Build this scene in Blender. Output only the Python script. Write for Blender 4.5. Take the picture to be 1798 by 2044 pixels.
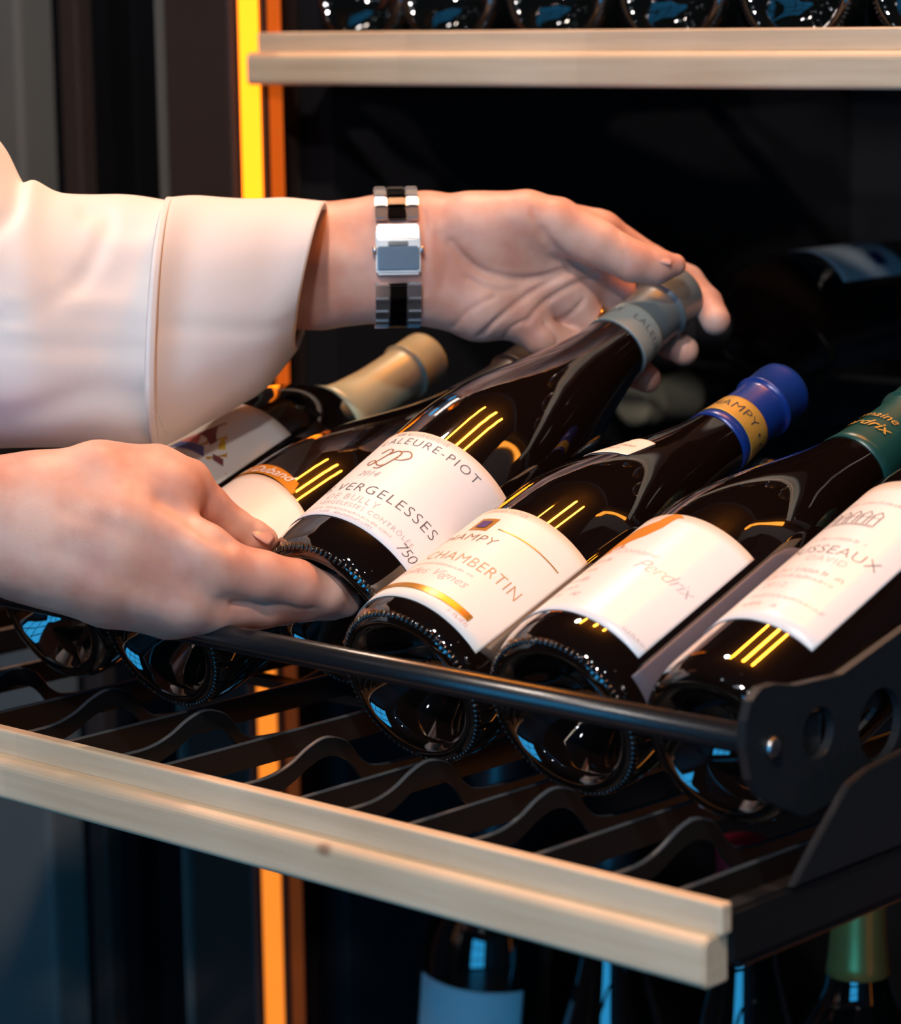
import bpy, bmesh, math, random
import numpy as np
from mathutils import Vector, Matrix
random.seed(7); np.random.seed(7)
for o in list(bpy.data.objects): bpy.data.objects.remove(o)
SC = bpy.context.scene
COL = SC.collection

# ------------------------------------------------------------------ camera
# world: X along the shelf front (right +), Y into the cabinet, Z up, metres;
# the origin is the upper right front corner of the pulled-out shelf's wooden front
FPX, CX, CY = 5716.46, 899.0, 1022.0
RM = np.array([[0.7390309339, -0.1052266442, -0.6654026090],
               [0.6735033990, 0.1374704165, 0.7262885489],
               [-0.0150482670, 0.9849006234, -0.1724653928]])
CAM = np.array([0.6182, -0.8205, 0.3291])
cam_d = bpy.data.cameras.new('camera'); cam = bpy.data.objects.new('camera', cam_d); COL.objects.link(cam)
cam_d.sensor_fit = 'HORIZONTAL'; cam_d.sensor_width = 36.0; cam_d.lens = FPX / 1798 * 36.0
m = Matrix.Identity(4)
for i in range(3):
    m[i][0] = RM[i, 0]; m[i][1] = RM[i, 1]; m[i][2] = -RM[i, 2]; m[i][3] = CAM[i]
cam.matrix_world = m
cam_d.clip_start = 0.02; cam_d.clip_end = 50
cam_d.dof.use_dof = True; cam_d.dof.focus_distance = 1.325; cam_d.dof.aperture_fstop = 10.0
SC.camera = cam

# ------------------------------------------------------------------ view, world
SC.view_settings.view_transform = 'Standard'; SC.view_settings.look = 'None'
SC.view_settings.exposure = 0.06; SC.view_settings.gamma = 1.0
SC.view_settings.use_curve_mapping = False
w = bpy.data.worlds.new('world'); SC.world = w; w.use_nodes = True
w.node_tree.nodes['Background'].inputs[0].default_value = (0.10, 0.13, 0.20, 1)
w.node_tree.nodes['Background'].inputs[1].default_value = 0.05

FLOOR_Z = -1.05
CEIL_Z = 1.75

def spot(name, loc, target, energy, col, size, angle, blend=0.3):
    d = bpy.data.lights.new(name, 'SPOT'); d.energy = energy; d.color = col
    d.shadow_soft_size = size; d.spot_size = math.radians(angle); d.spot_blend = blend
    o = bpy.data.objects.new(name, d); COL.objects.link(o); o.location = loc
    o.rotation_euler = (Vector(target) - Vector(loc)).to_track_quat('-Z', 'Y').to_euler()
    return o
def area(name, loc, target, energy, col, sx, sy):
    d = bpy.data.lights.new(name, 'AREA'); d.energy = energy; d.color = col
    d.shape = 'RECTANGLE'; d.size = sx; d.size_y = sy
    o = bpy.data.objects.new(name, d); COL.objects.link(o); o.location = loc
    o.rotation_euler = (Vector(target) - Vector(loc)).to_track_quat('-Z', 'Y').to_euler()
    return o
# ceiling spot in front of the cabinet (key) and a second, cooler one further back in the room
KEY = (0.50, -1.05, CEIL_Z - 0.06)
spot('key_spot', KEY, (-0.28, 0.10, 0.05), 92, (1.0, 0.84, 0.74), 0.05, 44, 0.25)
ROOM = (1.5, -1.9, CEIL_Z - 0.06)
spot('room_spot', ROOM, (-0.2, 0.1, 0.1), 78, (1.0, 0.93, 0.90), 0.06, 50, 0.5)
# warm ceiling spot straight above the front of the cabinet
TOP = (-0.75, 0.55, CEIL_Z - 0.06)
spot('top_spot', TOP, (-0.32, 0.08, 0.05), 48, (1.0, 0.80, 0.64), 0.05, 46, 0.4)
AMBER = ((-0.60, 0.62, .018), (-0.24, 0.64, .030), (0.03, 0.66, .024))   # amber pendant tubes above the cabinet (x, y, radius)

def at(px, py, d):
    """world point seen at a picture position, d metres in front of the camera"""
    return CAM + d * (RM @ np.array([(px - CX) / FPX, -(py - CY) / FPX, 1.0]))

# ------------------------------------------------------------------ helpers
def mesh_obj(name, verts, faces, mat=None, parent=None, smooth=False):
    me = bpy.data.meshes.new(name)
    me.from_pydata([tuple(map(float, v)) for v in verts], [], [tuple(map(int, f)) for f in faces])
    me.update()
    if smooth: me.polygons.foreach_set('use_smooth', [True] * len(me.polygons))
    o = bpy.data.objects.new(name, me); COL.objects.link(o)
    if mat: me.materials.append(mat)
    if parent: o.parent = parent
    return o
def bm_obj(name, bm, mat=None, parent=None, smooth=False):
    me = bpy.data.meshes.new(name); bm.to_mesh(me); bm.free()
    if smooth: me.polygons.foreach_set('use_smooth', [True] * len(me.polygons))
    o = bpy.data.objects.new(name, me); COL.objects.link(o)
    if mat: me.materials.append(mat)
    if parent: o.parent = parent
    return o
def tag(o, label, cat, group=None, kind=None):
    o['label'] = label; o['category'] = cat
    if group: o['group'] = group
    if kind: o['kind'] = kind
    return o
def struct(o, label, cat='room'):
    o['kind'] = 'structure'; o['label'] = label; o['category'] = cat; return o
def empty(name, loc=(0, 0, 0), rot=None):
    o = bpy.data.objects.new(name, None); COL.objects.link(o); o.location = loc; o.empty_display_size = 0.02
    if rot is not None: o.rotation_euler = rot
    return o
def box(name, lo, hi, mat=None, parent=None, bevel=0.0, seg=2):
    bm = bmesh.new(); bmesh.ops.create_cube(bm, size=1)
    c = [(a + b) / 2 for a, b in zip(lo, hi)]; s = [b - a for a, b in zip(lo, hi)]
    for v in bm.verts: v.co = Vector((c[i] + v.co[i] * s[i] for i in range(3)))
    if bevel: bmesh.ops.bevel(bm, geom=list(bm.edges), offset=bevel, segments=seg, affect='EDGES', profile=0.5)
    return bm_obj(name, bm, mat, parent, smooth=False)
def prism(name, pts, axis, a0, a1, mat=None, parent=None, bevel=0.0, holes=()):
    """extrude a 2-D outline along an axis (0: pts are y,z; 1: x,z; 2: x,y), with round holes cut through"""
    bm = bmesh.new()
    def ring(p2, a):
        out = []
        for p in p2:
            q = list(p); q.insert(axis, a); out.append(bm.verts.new(q))
        return out
    loops = [list(pts)] + [list(h) for h in holes]
    ends = []
    for a in (a0, a1):
        rs = [ring(l, a) for l in loops]; ends.append(rs)
        if holes:
            es = [bm.edges.new((r[i], r[(i + 1) % len(r)])) for r in rs for i in range(len(r))]
            bmesh.ops.triangle_fill(bm, use_beauty=True, use_dissolve=False, edges=es)
        else:
            bm.faces.new(rs[0])
    for r0, r1 in zip(*ends):
        k = len(r0)
        for i in range(k): bm.faces.new((r0[i], r0[(i + 1) % k], r1[(i + 1) % k], r1[i]))
    bmesh.ops.recalc_face_normals(bm, faces=bm.faces)
    if bevel:
        es = [e for e in bm.edges if len(e.link_faces) == 2 and e.calc_face_angle(0) > 0.6]
        bmesh.ops.bevel(bm, geom=es, offset=bevel, segments=2, affect='EDGES')
    return bm_obj(name, bm, mat, parent)
def tube(name, p0, p1, r, mat=None, parent=None, n=24, cap=True):
    p0 = np.array(p0, float); p1 = np.array(p1, float); a = p1 - p0; a /= np.linalg.norm(a)
    h = np.array([0, 0, 1.0]) if abs(a[2]) < .9 else np.array([1.0, 0, 0])
    u = np.cross(a, h); u /= np.linalg.norm(u); v = np.cross(a, u)
    V = []; F = []
    for p in (p0, p1):
        for i in range(n):
            t = 2 * math.pi * i / n; V.append(p + r * (math.cos(t) * u + math.sin(t) * v))
    for i in range(n): F.append((i, (i + 1) % n, n + (i + 1) % n, n + i))
    F.append(tuple(range(n))[::-1]); F.append(tuple(range(n, 2 * n)))
    o = mesh_obj(name, V, F, mat, parent, True)
    for p in o.data.polygons:
        if len(p.vertices) > 4: p.use_smooth = False
    return o
def lathe(name, prof, mat=None, parent=None, n=64):
    """prof: (radius, height) pairs about local Z"""
    V = []; F = []; idx = []
    for r, s in prof:
        if r < 1e-6:
            idx.append([len(V)] * n); V.append((0, 0, s))
        else:
            idx.append(list(range(len(V), len(V) + n)))
            V += [(r * math.sin(2 * math.pi * i / n), -r * math.cos(2 * math.pi * i / n), s) for i in range(n)]
    for a, b in zip(idx, idx[1:]):
        for i in range(n):
            q = []
            for k in (a[i], a[(i + 1) % n], b[(i + 1) % n], b[i]):
                if k not in q: q.append(k)
            if len(q) >= 3: F.append(q)
    return mesh_obj(name, V, F, mat, parent, True)
def spline(pts, n):
    """Catmull-Rom through pts, n samples per span"""
    P = np.array(pts, float); P = np.vstack([2 * P[0] - P[1], P, 2 * P[-1] - P[-2]]); out = []
    for i in range(1, len(P) - 2):
        for t in np.linspace(0, 1, n, endpoint=False):
            a, b, c, d = P[i - 1], P[i], P[i + 1], P[i + 2]
            out.append(.5 * ((2 * b) + (-a + c) * t + (2 * a - 5 * b + 4 * c - d) * t * t + (-a + 3 * b - 3 * c + d) * t ** 3))
    out.append(P[-2]); return np.array(out)

# ------------------------------------------------------------------ materials
def mat_new(name):
    m = bpy.data.materials.new(name); m.use_nodes = True
    return m, m.node_tree, m.node_tree.nodes['Principled BSDF']
def simple(name, col, rough=0.5, metal=0.0, spec=0.5, noise=0.12, scale=60, bump=0.0, coat=0.0, emit=None, estr=0):
    """one colour with a little procedural variation of tone and roughness"""
    m, nt, b = mat_new(name)
    tc = nt.nodes.new('ShaderNodeTexCoord'); nz = nt.nodes.new('ShaderNodeTexNoise')
    nz.inputs['Scale'].default_value = scale; nz.inputs['Detail'].default_value = 4
    nt.links.new(tc.outputs['Object'], nz.inputs['Vector'])
    mx = nt.nodes.new('ShaderNodeMix'); mx.data_type = 'RGBA'
    mx.inputs[6].default_value = tuple(c * (1 - noise) for c in col) + (1,)
    mx.inputs[7].default_value = tuple(min(1, c * (1 + noise)) for c in col) + (1,)
    nt.links.new(nz.outputs['Fac'], mx.inputs[0]); nt.links.new(mx.outputs[2], b.inputs['Base Color'])
    b.inputs['Roughness'].default_value = rough; b.inputs['Metallic'].default_value = metal
    b.inputs['Specular IOR Level'].default_value = spec; b.inputs['Coat Weight'].default_value = coat
    if bump:
        bp = nt.nodes.new('ShaderNodeBump'); bp.inputs['Strength'].default_value = bump; bp.inputs['Distance'].default_value = 0.0006
        nt.links.new(nz.outputs['Fac'], bp.inputs['Height']); nt.links.new(bp.outputs[0], b.inputs['Normal'])
    if emit:
        b.inputs['Emission Color'].default_value = (*emit, 1); b.inputs['Emission Strength'].default_value = estr
    return m
KNOTX = -0.2011
def wood_mat():
    m, nt, b = mat_new('beech_wood'); L = nt.links.new; N = nt.nodes.new
    tc = N('ShaderNodeTexCoord'); mp = N('ShaderNodeMapping'); mp.inputs['Scale'].default_value = (3.0, 60, 60)
    L(tc.outputs['Object'], mp.inputs['Vector'])
    nz = N('ShaderNodeTexNoise'); nz.inputs['Scale'].default_value = 3; nz.inputs['Detail'].default_value = 6; nz.inputs['Roughness'].default_value = .6
    L(mp.outputs[0], nz.inputs['Vector'])
    mp2 = N('ShaderNodeMapping'); mp2.inputs['Scale'].default_value = (9, 9, 9); L(tc.outputs['Object'], mp2.inputs['Vector'])
    n2 = N('ShaderNodeTexNoise'); n2.inputs['Scale'].default_value = 1.0; n2.inputs['Detail'].default_value = 2; L(mp2.outputs[0], n2.inputs['Vector'])
    ad = N('ShaderNodeMath'); ad.operation = 'MULTIPLY_ADD'; ad.inputs[1].default_value = .55; L(nz.outputs['Fac'], ad.inputs[0])
    sc = N('ShaderNodeMath'); sc.operation = 'MULTIPLY'; sc.inputs[1].default_value = .45; L(n2.outputs['Fac'], sc.inputs[0]); L(sc.outputs[0], ad.inputs[2])
    cr = N('ShaderNodeValToRGB'); cr.color_ramp.elements[0].position = .3; cr.color_ramp.elements[0].color = (.62, .455, .29, 1)
    cr.color_ramp.elements[1].position = .7; cr.color_ramp.elements[1].color = (.84, .68, .485, 1)
    L(ad.outputs[0], cr.inputs[0])
    # staves glued end to end, each a shade lighter or darker
    sx = N('ShaderNodeSeparateXYZ'); L(tc.outputs['Object'], sx.inputs[0]); fl = N('ShaderNodeMath'); fl.operation = 'MULTIPLY'; fl.inputs[1].default_value = 7.3; L(sx.outputs[0], fl.inputs[0])
    f2 = N('ShaderNodeMath'); f2.operation = 'FLOOR'; L(fl.outputs[0], f2.inputs[0]); wn = N('ShaderNodeTexWhiteNoise'); wn.noise_dimensions = '1D'; L(f2.outputs[0], wn.inputs['W'])
    hs = N('ShaderNodeHueSaturation'); vr = N('ShaderNodeMapRange'); vr.inputs[3].default_value = .88; vr.inputs[4].default_value = 1.08; L(wn.outputs['Value'], vr.inputs[0]); L(vr.outputs[0], hs.inputs['Value']); L(cr.outputs[0], hs.inputs['Color'])
    # small dark knot of the board
    vm = N('ShaderNodeVectorMath'); vm.operation = 'DISTANCE'; vm.inputs[1].default_value = (-0.2535, -0.008, -0.0165)
    sp = N('ShaderNodeMapping'); sp.inputs['Scale'].default_value = (1, 1, 1.6); L(tc.outputs['Object'], sp.inputs['Vector'])
    vm.inputs[1].default_value = (KNOTX, -0.008, -0.0238); L(sp.outputs[0], vm.inputs[0])
    kr = N('ShaderNodeMapRange'); kr.inputs[1].default_value = 0.0015; kr.inputs[2].default_value = 0.0060; kr.inputs[3].default_value = .75; kr.inputs[4].default_value = 0
    L(vm.outputs['Value'], kr.inputs[0])
    mx = N('ShaderNodeMix'); mx.data_type = 'RGBA'; L(kr.outputs[0], mx.inputs[0]); L(hs.outputs[0], mx.inputs[6]); mx.inputs[7].default_value = (.20, .09, .05, 1)
    L(mx.outputs[2], b.inputs['Base Color'])
    b.inputs['Roughness'].default_value = .42; b.inputs['Specular IOR Level'].default_value = .4
    bp = N('ShaderNodeBump'); bp.inputs['Strength'].default_value = .06; bp.inputs['Distance'].default_value = .0005
    L(nz.outputs['Fac'], bp.inputs['Height']); L(bp.outputs[0], b.inputs['Normal'])
    return m
def glass_mat(name, col, rough=.03):
    """wine-filled bottle glass: dark body, clear glossy skin, a few dust specks"""
    m, nt, b = mat_new(name); L = nt.links.new; N = nt.nodes.new
    tc = N('ShaderNodeTexCoord'); v = N('ShaderNodeTexVoronoi'); v.inputs['Scale'].default_value = 170
    L(tc.outputs['Object'], v.inputs['Vector'])
    mr = N('ShaderNodeMapRange'); mr.inputs[1].default_value = .04; mr.inputs[2].default_value = .07; mr.inputs[3].default_value = 1; mr.inputs[4].default_value = 0
    L(v.outputs['Distance'], mr.inputs[0])
    n2 = N('ShaderNodeTexNoise'); n2.inputs['Scale'].default_value = 55; L(tc.outputs['Object'], n2.inputs['Vector'])
    th = N('ShaderNodeMapRange'); th.inputs[1].default_value = .55; th.inputs[2].default_value = .62; L(n2.outputs['Fac'], th.inputs[0])
    mu = N('ShaderNodeMath'); mu.operation = 'MULTIPLY'; L(mr.outputs[0], mu.inputs[0]); L(th.outputs[0], mu.inputs[1])
    mx = N('ShaderNodeMix'); mx.data_type = 'RGBA'; mx.inputs[6].default_value = (*col, 1); mx.inputs[7].default_value = (.12, .10, .09, 1)
    L(mu.outputs[0], mx.inputs[0]); L(mx.outputs[2], b.inputs['Base Color'])
    b.inputs['Roughness'].default_value = rough; b.inputs['IOR'].default_value = 1.52
    b.inputs['Coat Weight'].default_value = 1.0; b.inputs['Coat Roughness'].default_value = .015; b.inputs['Coat IOR'].default_value = 1.6
    return m
def skin_mat():
    m, nt, b = mat_new('skin'); L = nt.links.new; N = nt.nodes.new
    tc = N('ShaderNodeTexCoord')
    n1 = N('ShaderNodeTexNoise'); n1.inputs['Scale'].default_value = 34; n1.inputs['Detail'].default_value = 3; L(tc.outputs['Object'], n1.inputs['Vector'])
    cr = N('ShaderNodeValToRGB'); cr.color_ramp.elements[0].position = .36; cr.color_ramp.elements[0].color = (.57, .275, .20, 1)
    cr.color_ramp.elements[1].position = .66; cr.color_ramp.elements[1].color = (.71, .44, .345, 1)
    L(n1.outputs['Fac'], cr.inputs[0]); L(cr.outputs[0], b.inputs['Base Color'])
    b.inputs['Roughness'].default_value = .48; b.inputs['Specular IOR Level'].default_value = .4
    b.inputs['Subsurface Weight'].default_value = .18; b.inputs['Subsurface Radius'].default_value = (1, .35, .18); b.inputs['Subsurface Scale'].default_value = .005
    n2 = N('ShaderNodeTexVoronoi'); n2.inputs['Scale'].default_value = 900; L(tc.outputs['Object'], n2.inputs['Vector'])
    n3 = N('ShaderNodeTexNoise'); n3.inputs['Scale'].default_value = 160; n3.inputs['Detail'].default_value = 4; L(tc.outputs['Object'], n3.inputs['Vector'])
    ad = N('ShaderNodeMath'); ad.operation = 'MULTIPLY_ADD'; ad.inputs[1].default_value = .3; L(n2.outputs['Distance'], ad.inputs[0]); L(n3.outputs['Fac'], ad.inputs[2])
    bp = N('ShaderNodeBump'); bp.inputs['Strength'].default_value = .22; bp.inputs['Distance'].default_value = .0008
    L(ad.outputs[0], bp.inputs['Height']); L(bp.outputs[0], b.inputs['Normal'])
    return m
def cloth_mat():
    m, nt, b = mat_new('white_cotton'); L = nt.links.new; N = nt.nodes.new
    tc = N('ShaderNodeTexCoord'); n1 = N('ShaderNodeTexNoise'); n1.inputs['Scale'].default_value = 700; L(tc.outputs['Object'], n1.inputs['Vector'])
    n2 = N('ShaderNodeTexNoise'); n2.inputs['Scale'].default_value = 12; n2.inputs['Detail'].default_value = 2; L(tc.outputs['Object'], n2.inputs['Vector'])
    mx = N('ShaderNodeMix'); mx.data_type = 'RGBA'; mx.inputs[6].default_value = (.78, .77, .76, 1); mx.inputs[7].default_value = (.84, .83, .81, 1)
    L(n2.outputs['Fac'], mx.inputs[0]); L(mx.outputs[2], b.inputs['Base Color'])
    b.inputs['Roughness'].default_value = .85; b.inputs['Specular IOR Level'].default_value = .2; b.inputs['Sheen Weight'].default_value = .15
    bp = N('ShaderNodeBump'); bp.inputs['Strength'].default_value = .15; bp.inputs['Distance'].default_value = .0004
    L(n1.outputs['Fac'], bp.inputs['Height']); L(bp.outputs[0], b.inputs['Normal'])
    return m
def emis(name, col, strength):
    m, nt, b = mat_new(name); b.inputs['Base Color'].default_value = (*[c * .5 for c in col], 1)
    b.inputs['Emission Color'].default_value = (*col, 1); b.inputs['Emission Strength'].default_value = strength
    return m
M = dict(
    wood=wood_mat(),
    metal=simple('black_coated_metal', (.012, .015, .018), .42, 0, .5, .25, 300, .25),
    edge=simple('rail_edge_highlight', (.060, .068, .075), .45, 0, .5, .1, 60),
    rail=simple('black_gloss_steel', (.009, .010, .011), .34, 0, .6, .2, 120, .1),
    bar=simple('black_satin_tube', (.008, .009, .011), .26, 0, .5, .15, 200, .05),
    panel=simple('cabinet_liner', (.012, .012, .015), .6, 0, .3, .3, 30, .2),
    post=simple('dark_brown_post', (.042, .028, .024), .5, 0, .4, .15, 20, .05),
    black=simple('black_gap', (.004, .004, .005), .8, 0, .1, .2, 30),
    greypost=simple('grey_blue_panel', (.15, .15, .138), .55, 0, .4, .15, 10),
    glass=glass_mat('dark_wine_glass', (.0055, .0030, .0022)),
    glass2=glass_mat('green_black_wine_glass', (.0035, .0042, .0035)),
    bead=simple('glass_bead', (.008, .009, .010), .12, 0, .6, .1, 50, 0, .6),
    skin=skin_mat(), cloth=cloth_mat(),
    paper=simple('white_label_paper', (.83, .81, .80), .46, 0, .4, .015, 400, .03),
    cream=simple('cream_label_paper', (.84, .79, .73), .46, 0, .4, .015, 400, .03),
    gloss=simple('glossy_label_paper', (.84, .83, .83), .28, 0, .5, .015, 300, .02),
    greylab=simple('dark_grey_label', (.10, .09, .115), .5, 0, .4, .06, 90),
    ink=simple('grey_ink', (.10, .085, .09), .6, noise=.1), inkf=simple('faint_ink', (.52, .47, .47), .6, noise=.05),
    inkr=simple('rose_ink', (.66, .43, .42), .6, noise=.05),
    brown=simple('brown_ink', (.30, .15, .07), .5, noise=.1), ochre=simple('ochre_ink', (.52, .30, .15), .5, noise=.1),
    gold=simple('gold_foil', (.62, .30, .05), .32, .6, .5, .15, 120), orange=simple('orange_print', (.62, .22, .012), .45, 0, .4, .12, 60),
    purple=simple('purple_print', (.08, .03, .16), .5), white=simple('white_print', (.85, .83, .80), .5),
    capgrey=simple('grey_capsule', (.115, .15, .165), .38, .15, .5, .08, 80), capband=simple('pale_grey_capsule_band', (.27, .31, .29), .45, 0, .5, .06, 90),
    capgreen=simple('pale_green_capsule', (.50, .55, .40), .36, .1, .5, .06, 60), capblack=simple('black_capsule', (.02, .02, .024), .4, 0, .5, .1, 60),
    capblue=simple('blue_capsule', (.006, .035, .24), .3, .1, .6, .08, 60), capteal=simple('dark_green_capsule', (.008, .065, .06), .34, .1, .5, .08, 60),
    capgold=simple('gold_capsule', (.52, .34, .09), .35, .4, .5, .1, 60), capred=simple('red_capsule', (.28, .015, .03), .35, .1, .5, .1, 60),
    capbeige=simple('beige_capsule', (.30, .28, .20), .45, 0, .4, .1, 60),
    bandgold=simple('gold_band', (.50, .31, .06), .42, .2, .5, .08, 80), inkd=simple('dark_blue_ink', (.03, .03, .05), .6),
    steel=simple('polished_steel', (.66, .68, .70), .22, .93, .5, .04, 80), steel2=simple('brushed_steel', (.60, .62, .64), .3, 1, .5, .06, 300, .05),
    darkst=simple('dark_polished_link', (.055, .06, .065), .18, 1, .5, .1, 100),
    ring=simple('gold_ring', (.75, .52, .25), .2, 1, .5, .05, 80), nail=simple('finger_nail', (.60, .33, .27), .3, 0, .5, .05, 60, 0, .2),
    led=emis('amber_light_strip', (1.0, .19, .006), 4.2), ledlow=emis('orange_light_strip', (1.0, .25, .022), 1.05),
    leds=emis('amber_side_lamp', (1.0, .33, .03), 9.0), tubel=emis('amber_tube_glass', (1.0, .28, .018), 140.0), ledt=emis('amber_top_lamp', (1.0, .36, .035), 15.0), ledr=emis('orange_lower_lamp', (1.0, .30, .03), 2.2), reflglow=emis('amber_strip_reflection', (1.0, .16, .008), .36), refllow=emis('dim_strip_reflection', (1.0, .16, .02), .07),
    amber=simple('amber_lit_channel', (.16, .055, .015), .4, 0, .5, .1, 20),
    wallm=simple('dark_room_wall', (.035, .035, .04), .8, noise=.1, scale=4), floorm=simple('dark_floor', (.045, .04, .04), .35, noise=.2, scale=6),
    ceilm=simple('dark_ceiling', (.03, .03, .035), .8, noise=.1, scale=4), pane=emis('blue_evening_pane', (.03, .38, .80), 7.2),
    lampglow=emis('warm_lamp_glass', (1.0, .86, .70), 60.0), lampcool=emis('cool_lamp_glass', (.85, .93, 1.0), 60.0),
    pic1=simple('painting_amber', (.62, .30, .03), .5, noise=.5, scale=260), pic2=simple('painting_plum', (.20, .05, .06), .5, noise=.5, scale=300),
    pic3=simple('painting_blue', (.10, .13, .36), .5, noise=.3, scale=260), pic4=simple('painting_rose', (.62, .16, .15), .5, noise=.3, scale=260),
    pic5=simple('painting_yellow', (.78, .48, .04), .5, noise=.4, scale=400),
    blab=simple('pale_blue_label', (.72, .78, .80), .5, noise=.04),
)
# ------------------------------------------------------------------ the room
RX0, RX1, RY0, RY1 = -2.2, 2.6, -3.5, 1.30
struct(box('floor', (RX0, RY0, FLOOR_Z - .05), (RX1, RY1, FLOOR_Z), M['floorm']), 'dark polished floor of the dim room')
struct(box('ceiling', (RX0, RY0, CEIL_Z), (RX1, RY1, CEIL_Z + .05), M['ceilm']), 'dark ceiling of the dim room')
struct(box('wall_back', (RX0, RY1, FLOOR_Z), (RX1, RY1 + .05, CEIL_Z), M['wallm']), 'dark wall behind the wine cabinet')
struct(box('wall_left', (RX0 - .05, RY0, FLOOR_Z), (RX0, RY1, CEIL_Z), M['wallm']), 'dark wall on the far left')
struct(box('wall_right', (RX1, RY0, FLOOR_Z), (RX1 + .05, RY1, CEIL_Z), M['wallm']), 'dark wall on the right')
struct(box('wall_front', (RX0, RY0 - .05, FLOOR_Z), (RX1, RY0, CEIL_Z), M['wallm']), 'dark wall behind the camera')
win = empty('window_1', (1.4, RY0, FLOOR_Z)); struct(win, 'wide blue evening window behind the camera', 'window')
def inwin(name, lo, hi, mat):
    return box(name, [lo[0] - 1.4, lo[1] - RY0, lo[2] - FLOOR_Z], [hi[0] - 1.4, hi[1] - RY0, hi[2] - FLOOR_Z], mat, win)
for i in range(3):
    x0 = .43 + i * .66
    for z0, z1 in ((-.86, -.30), (-.24, .32), (.38, 1.0)):
        inwin('pane', (x0, RY0 + .005, z0), (x0 + .58, RY0 + .012, z1), M['pane'])
        inwin('sash', (x0 - .02, RY0 + .003, z0 - .02), (x0 + .60, RY0 + .0045, z1 + .03), M['post'])
for x in (.36, 1.02, 1.68, 2.34): inwin('mullion', (x, RY0, -.96), (x + .06, RY0 + .04, 1.11), M['post'])
for z in (-.96, 1.05): inwin('frame_rail', (.36, RY0, z), (2.40, RY0 + .045, z + .06), M['post'])
def ceiling_lamp(loc, mat, label):
    e = empty('ceiling_spotlight', (loc[0], loc[1], CEIL_Z)); tag(e, label, 'lamp')
    lathe('housing', [(.0, 0.0), (.052, 0.0), (.052, -.012), (.046, -.012), (.044, -.004), (0, -.004)], M['steel2'], e, 32)
    lathe('lamp_glass', [(0, -.005), (.043, -.005)], mat, e, 32)
ceiling_lamp(KEY, M['lampglow'], 'warm ceiling spotlight just in front of the wine cabinet')
for (x, y), wd in zip(((.9, -1.3), (.4, -1.6), (1.9, -1.2), (1.2, -2.6), (.2, -2.4), (-.5, -1.9)), ('nearest the right end of the cabinet', 'in the middle of the room', 'by the right wall', 'nearest the blue window', 'left of the blue window', 'on the left side of the room')):
    ceiling_lamp((x, y), M['lampcool'], 'small cool ceiling spotlight ' + wd)
for (x, y, rt), wd in zip(AMBER, ('leftmost', 'middle one', 'rightmost')):
    e = empty('pendant_lamp', (x, y, CEIL_Z)); tag(e, 'amber tube pendant lamp above the wine cabinet, ' + wd + ' of three', 'lamp', 'amber pendant lamps above the cabinet')
    tube('tube_glass', (0, -.15, -.12), (0, .15, -.12), rt, M['tubel'], e, 24)
    for yy in (-.10, .10): tube('cable', (0, yy, 0), (0, yy, -.118 + rt), .002, M['metal'], e, 8)
ceiling_lamp(TOP, M['lampglow'], 'warm ceiling spotlight straight above the open shelf')
ceiling_lamp(ROOM, M['lampcool'], 'cool ceiling spotlight further back in the room')

# ------------------------------------------------------------------ the wine cabinet
YF = .42                                   # front plane of the cabinet
XL, XR = -.672, .012                       # clear width inside
ZB, ZT = -.62, .62
cab = empty('wine_cabinet', (-.33, YF, FLOOR_Z)); tag(cab, 'tall black wine cabinet with an amber light strip down its side', 'cabinet')
def incab(o):
    o.parent = cab; o.matrix_parent_inverse = Matrix.Translation((.33, -YF, -FLOOR_Z)); return o
incab(box('back_panel', (XL - .03, 1.06, FLOOR_Z), (XR + .03, 1.09, ZT + .03), M['panel']))
incab(box('side_panel', (XL - .03, YF + .062, FLOOR_Z), (XL, 1.06, ZT), M['panel']))
incab(box('side_panel', (XR, YF + .03, FLOOR_Z), (XR + .03, 1.06, ZT), M['panel']))
incab(box('top_panel', (XL - .03, YF + .075, ZT), (XR + .03, 1.06, ZT + .03), M['panel']))
incab(box('floor_panel', (XL, YF, ZB - .03), (XR, 1.06, ZB), M['panel']))
incab(box('plinth', (XL - .03, YF + .02, FLOOR_Z), (XR + .03, YF + .05, ZB - .03), M['metal']))
# left door post, the groove beside it, the next door's frame
incab(box('door_post', (-.760, YF, FLOOR_Z), (-.6975, YF + .06, ZT), M['post'], bevel=.003))
incab(box('post_edge', (-.7625, YF - .004, FLOOR_Z), (-.7605, YF + .05, ZT), M['greypost']))
incab(box('seal_groove', (-.860, YF + .05, FLOOR_Z), (-.7625, YF + .06, ZT), M['black']))
incab(box('hinge_rail', (-.845, YF + .028, FLOOR_Z), (-.8615, YF + .05, ZT), M['black'], bevel=.002))
incab(box('door_frame', (-.880, YF + .015, FLOOR_Z), (-.862, YF + .05, ZT), M['post'], bevel=.002))
incab(box('gasket', (-.897, YF + .022, FLOOR_Z), (-.881, YF + .05, ZT), M['black'], bevel=.003))
nb = box('neighbouring_cabinet', (-1.55, YF, FLOOR_Z), (-.905, 1.08, ZT), M['greypost'], bevel=.004)
tag(nb, 'grey blue cabinet side at the far left of the wine cabinet', 'cabinet')
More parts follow.
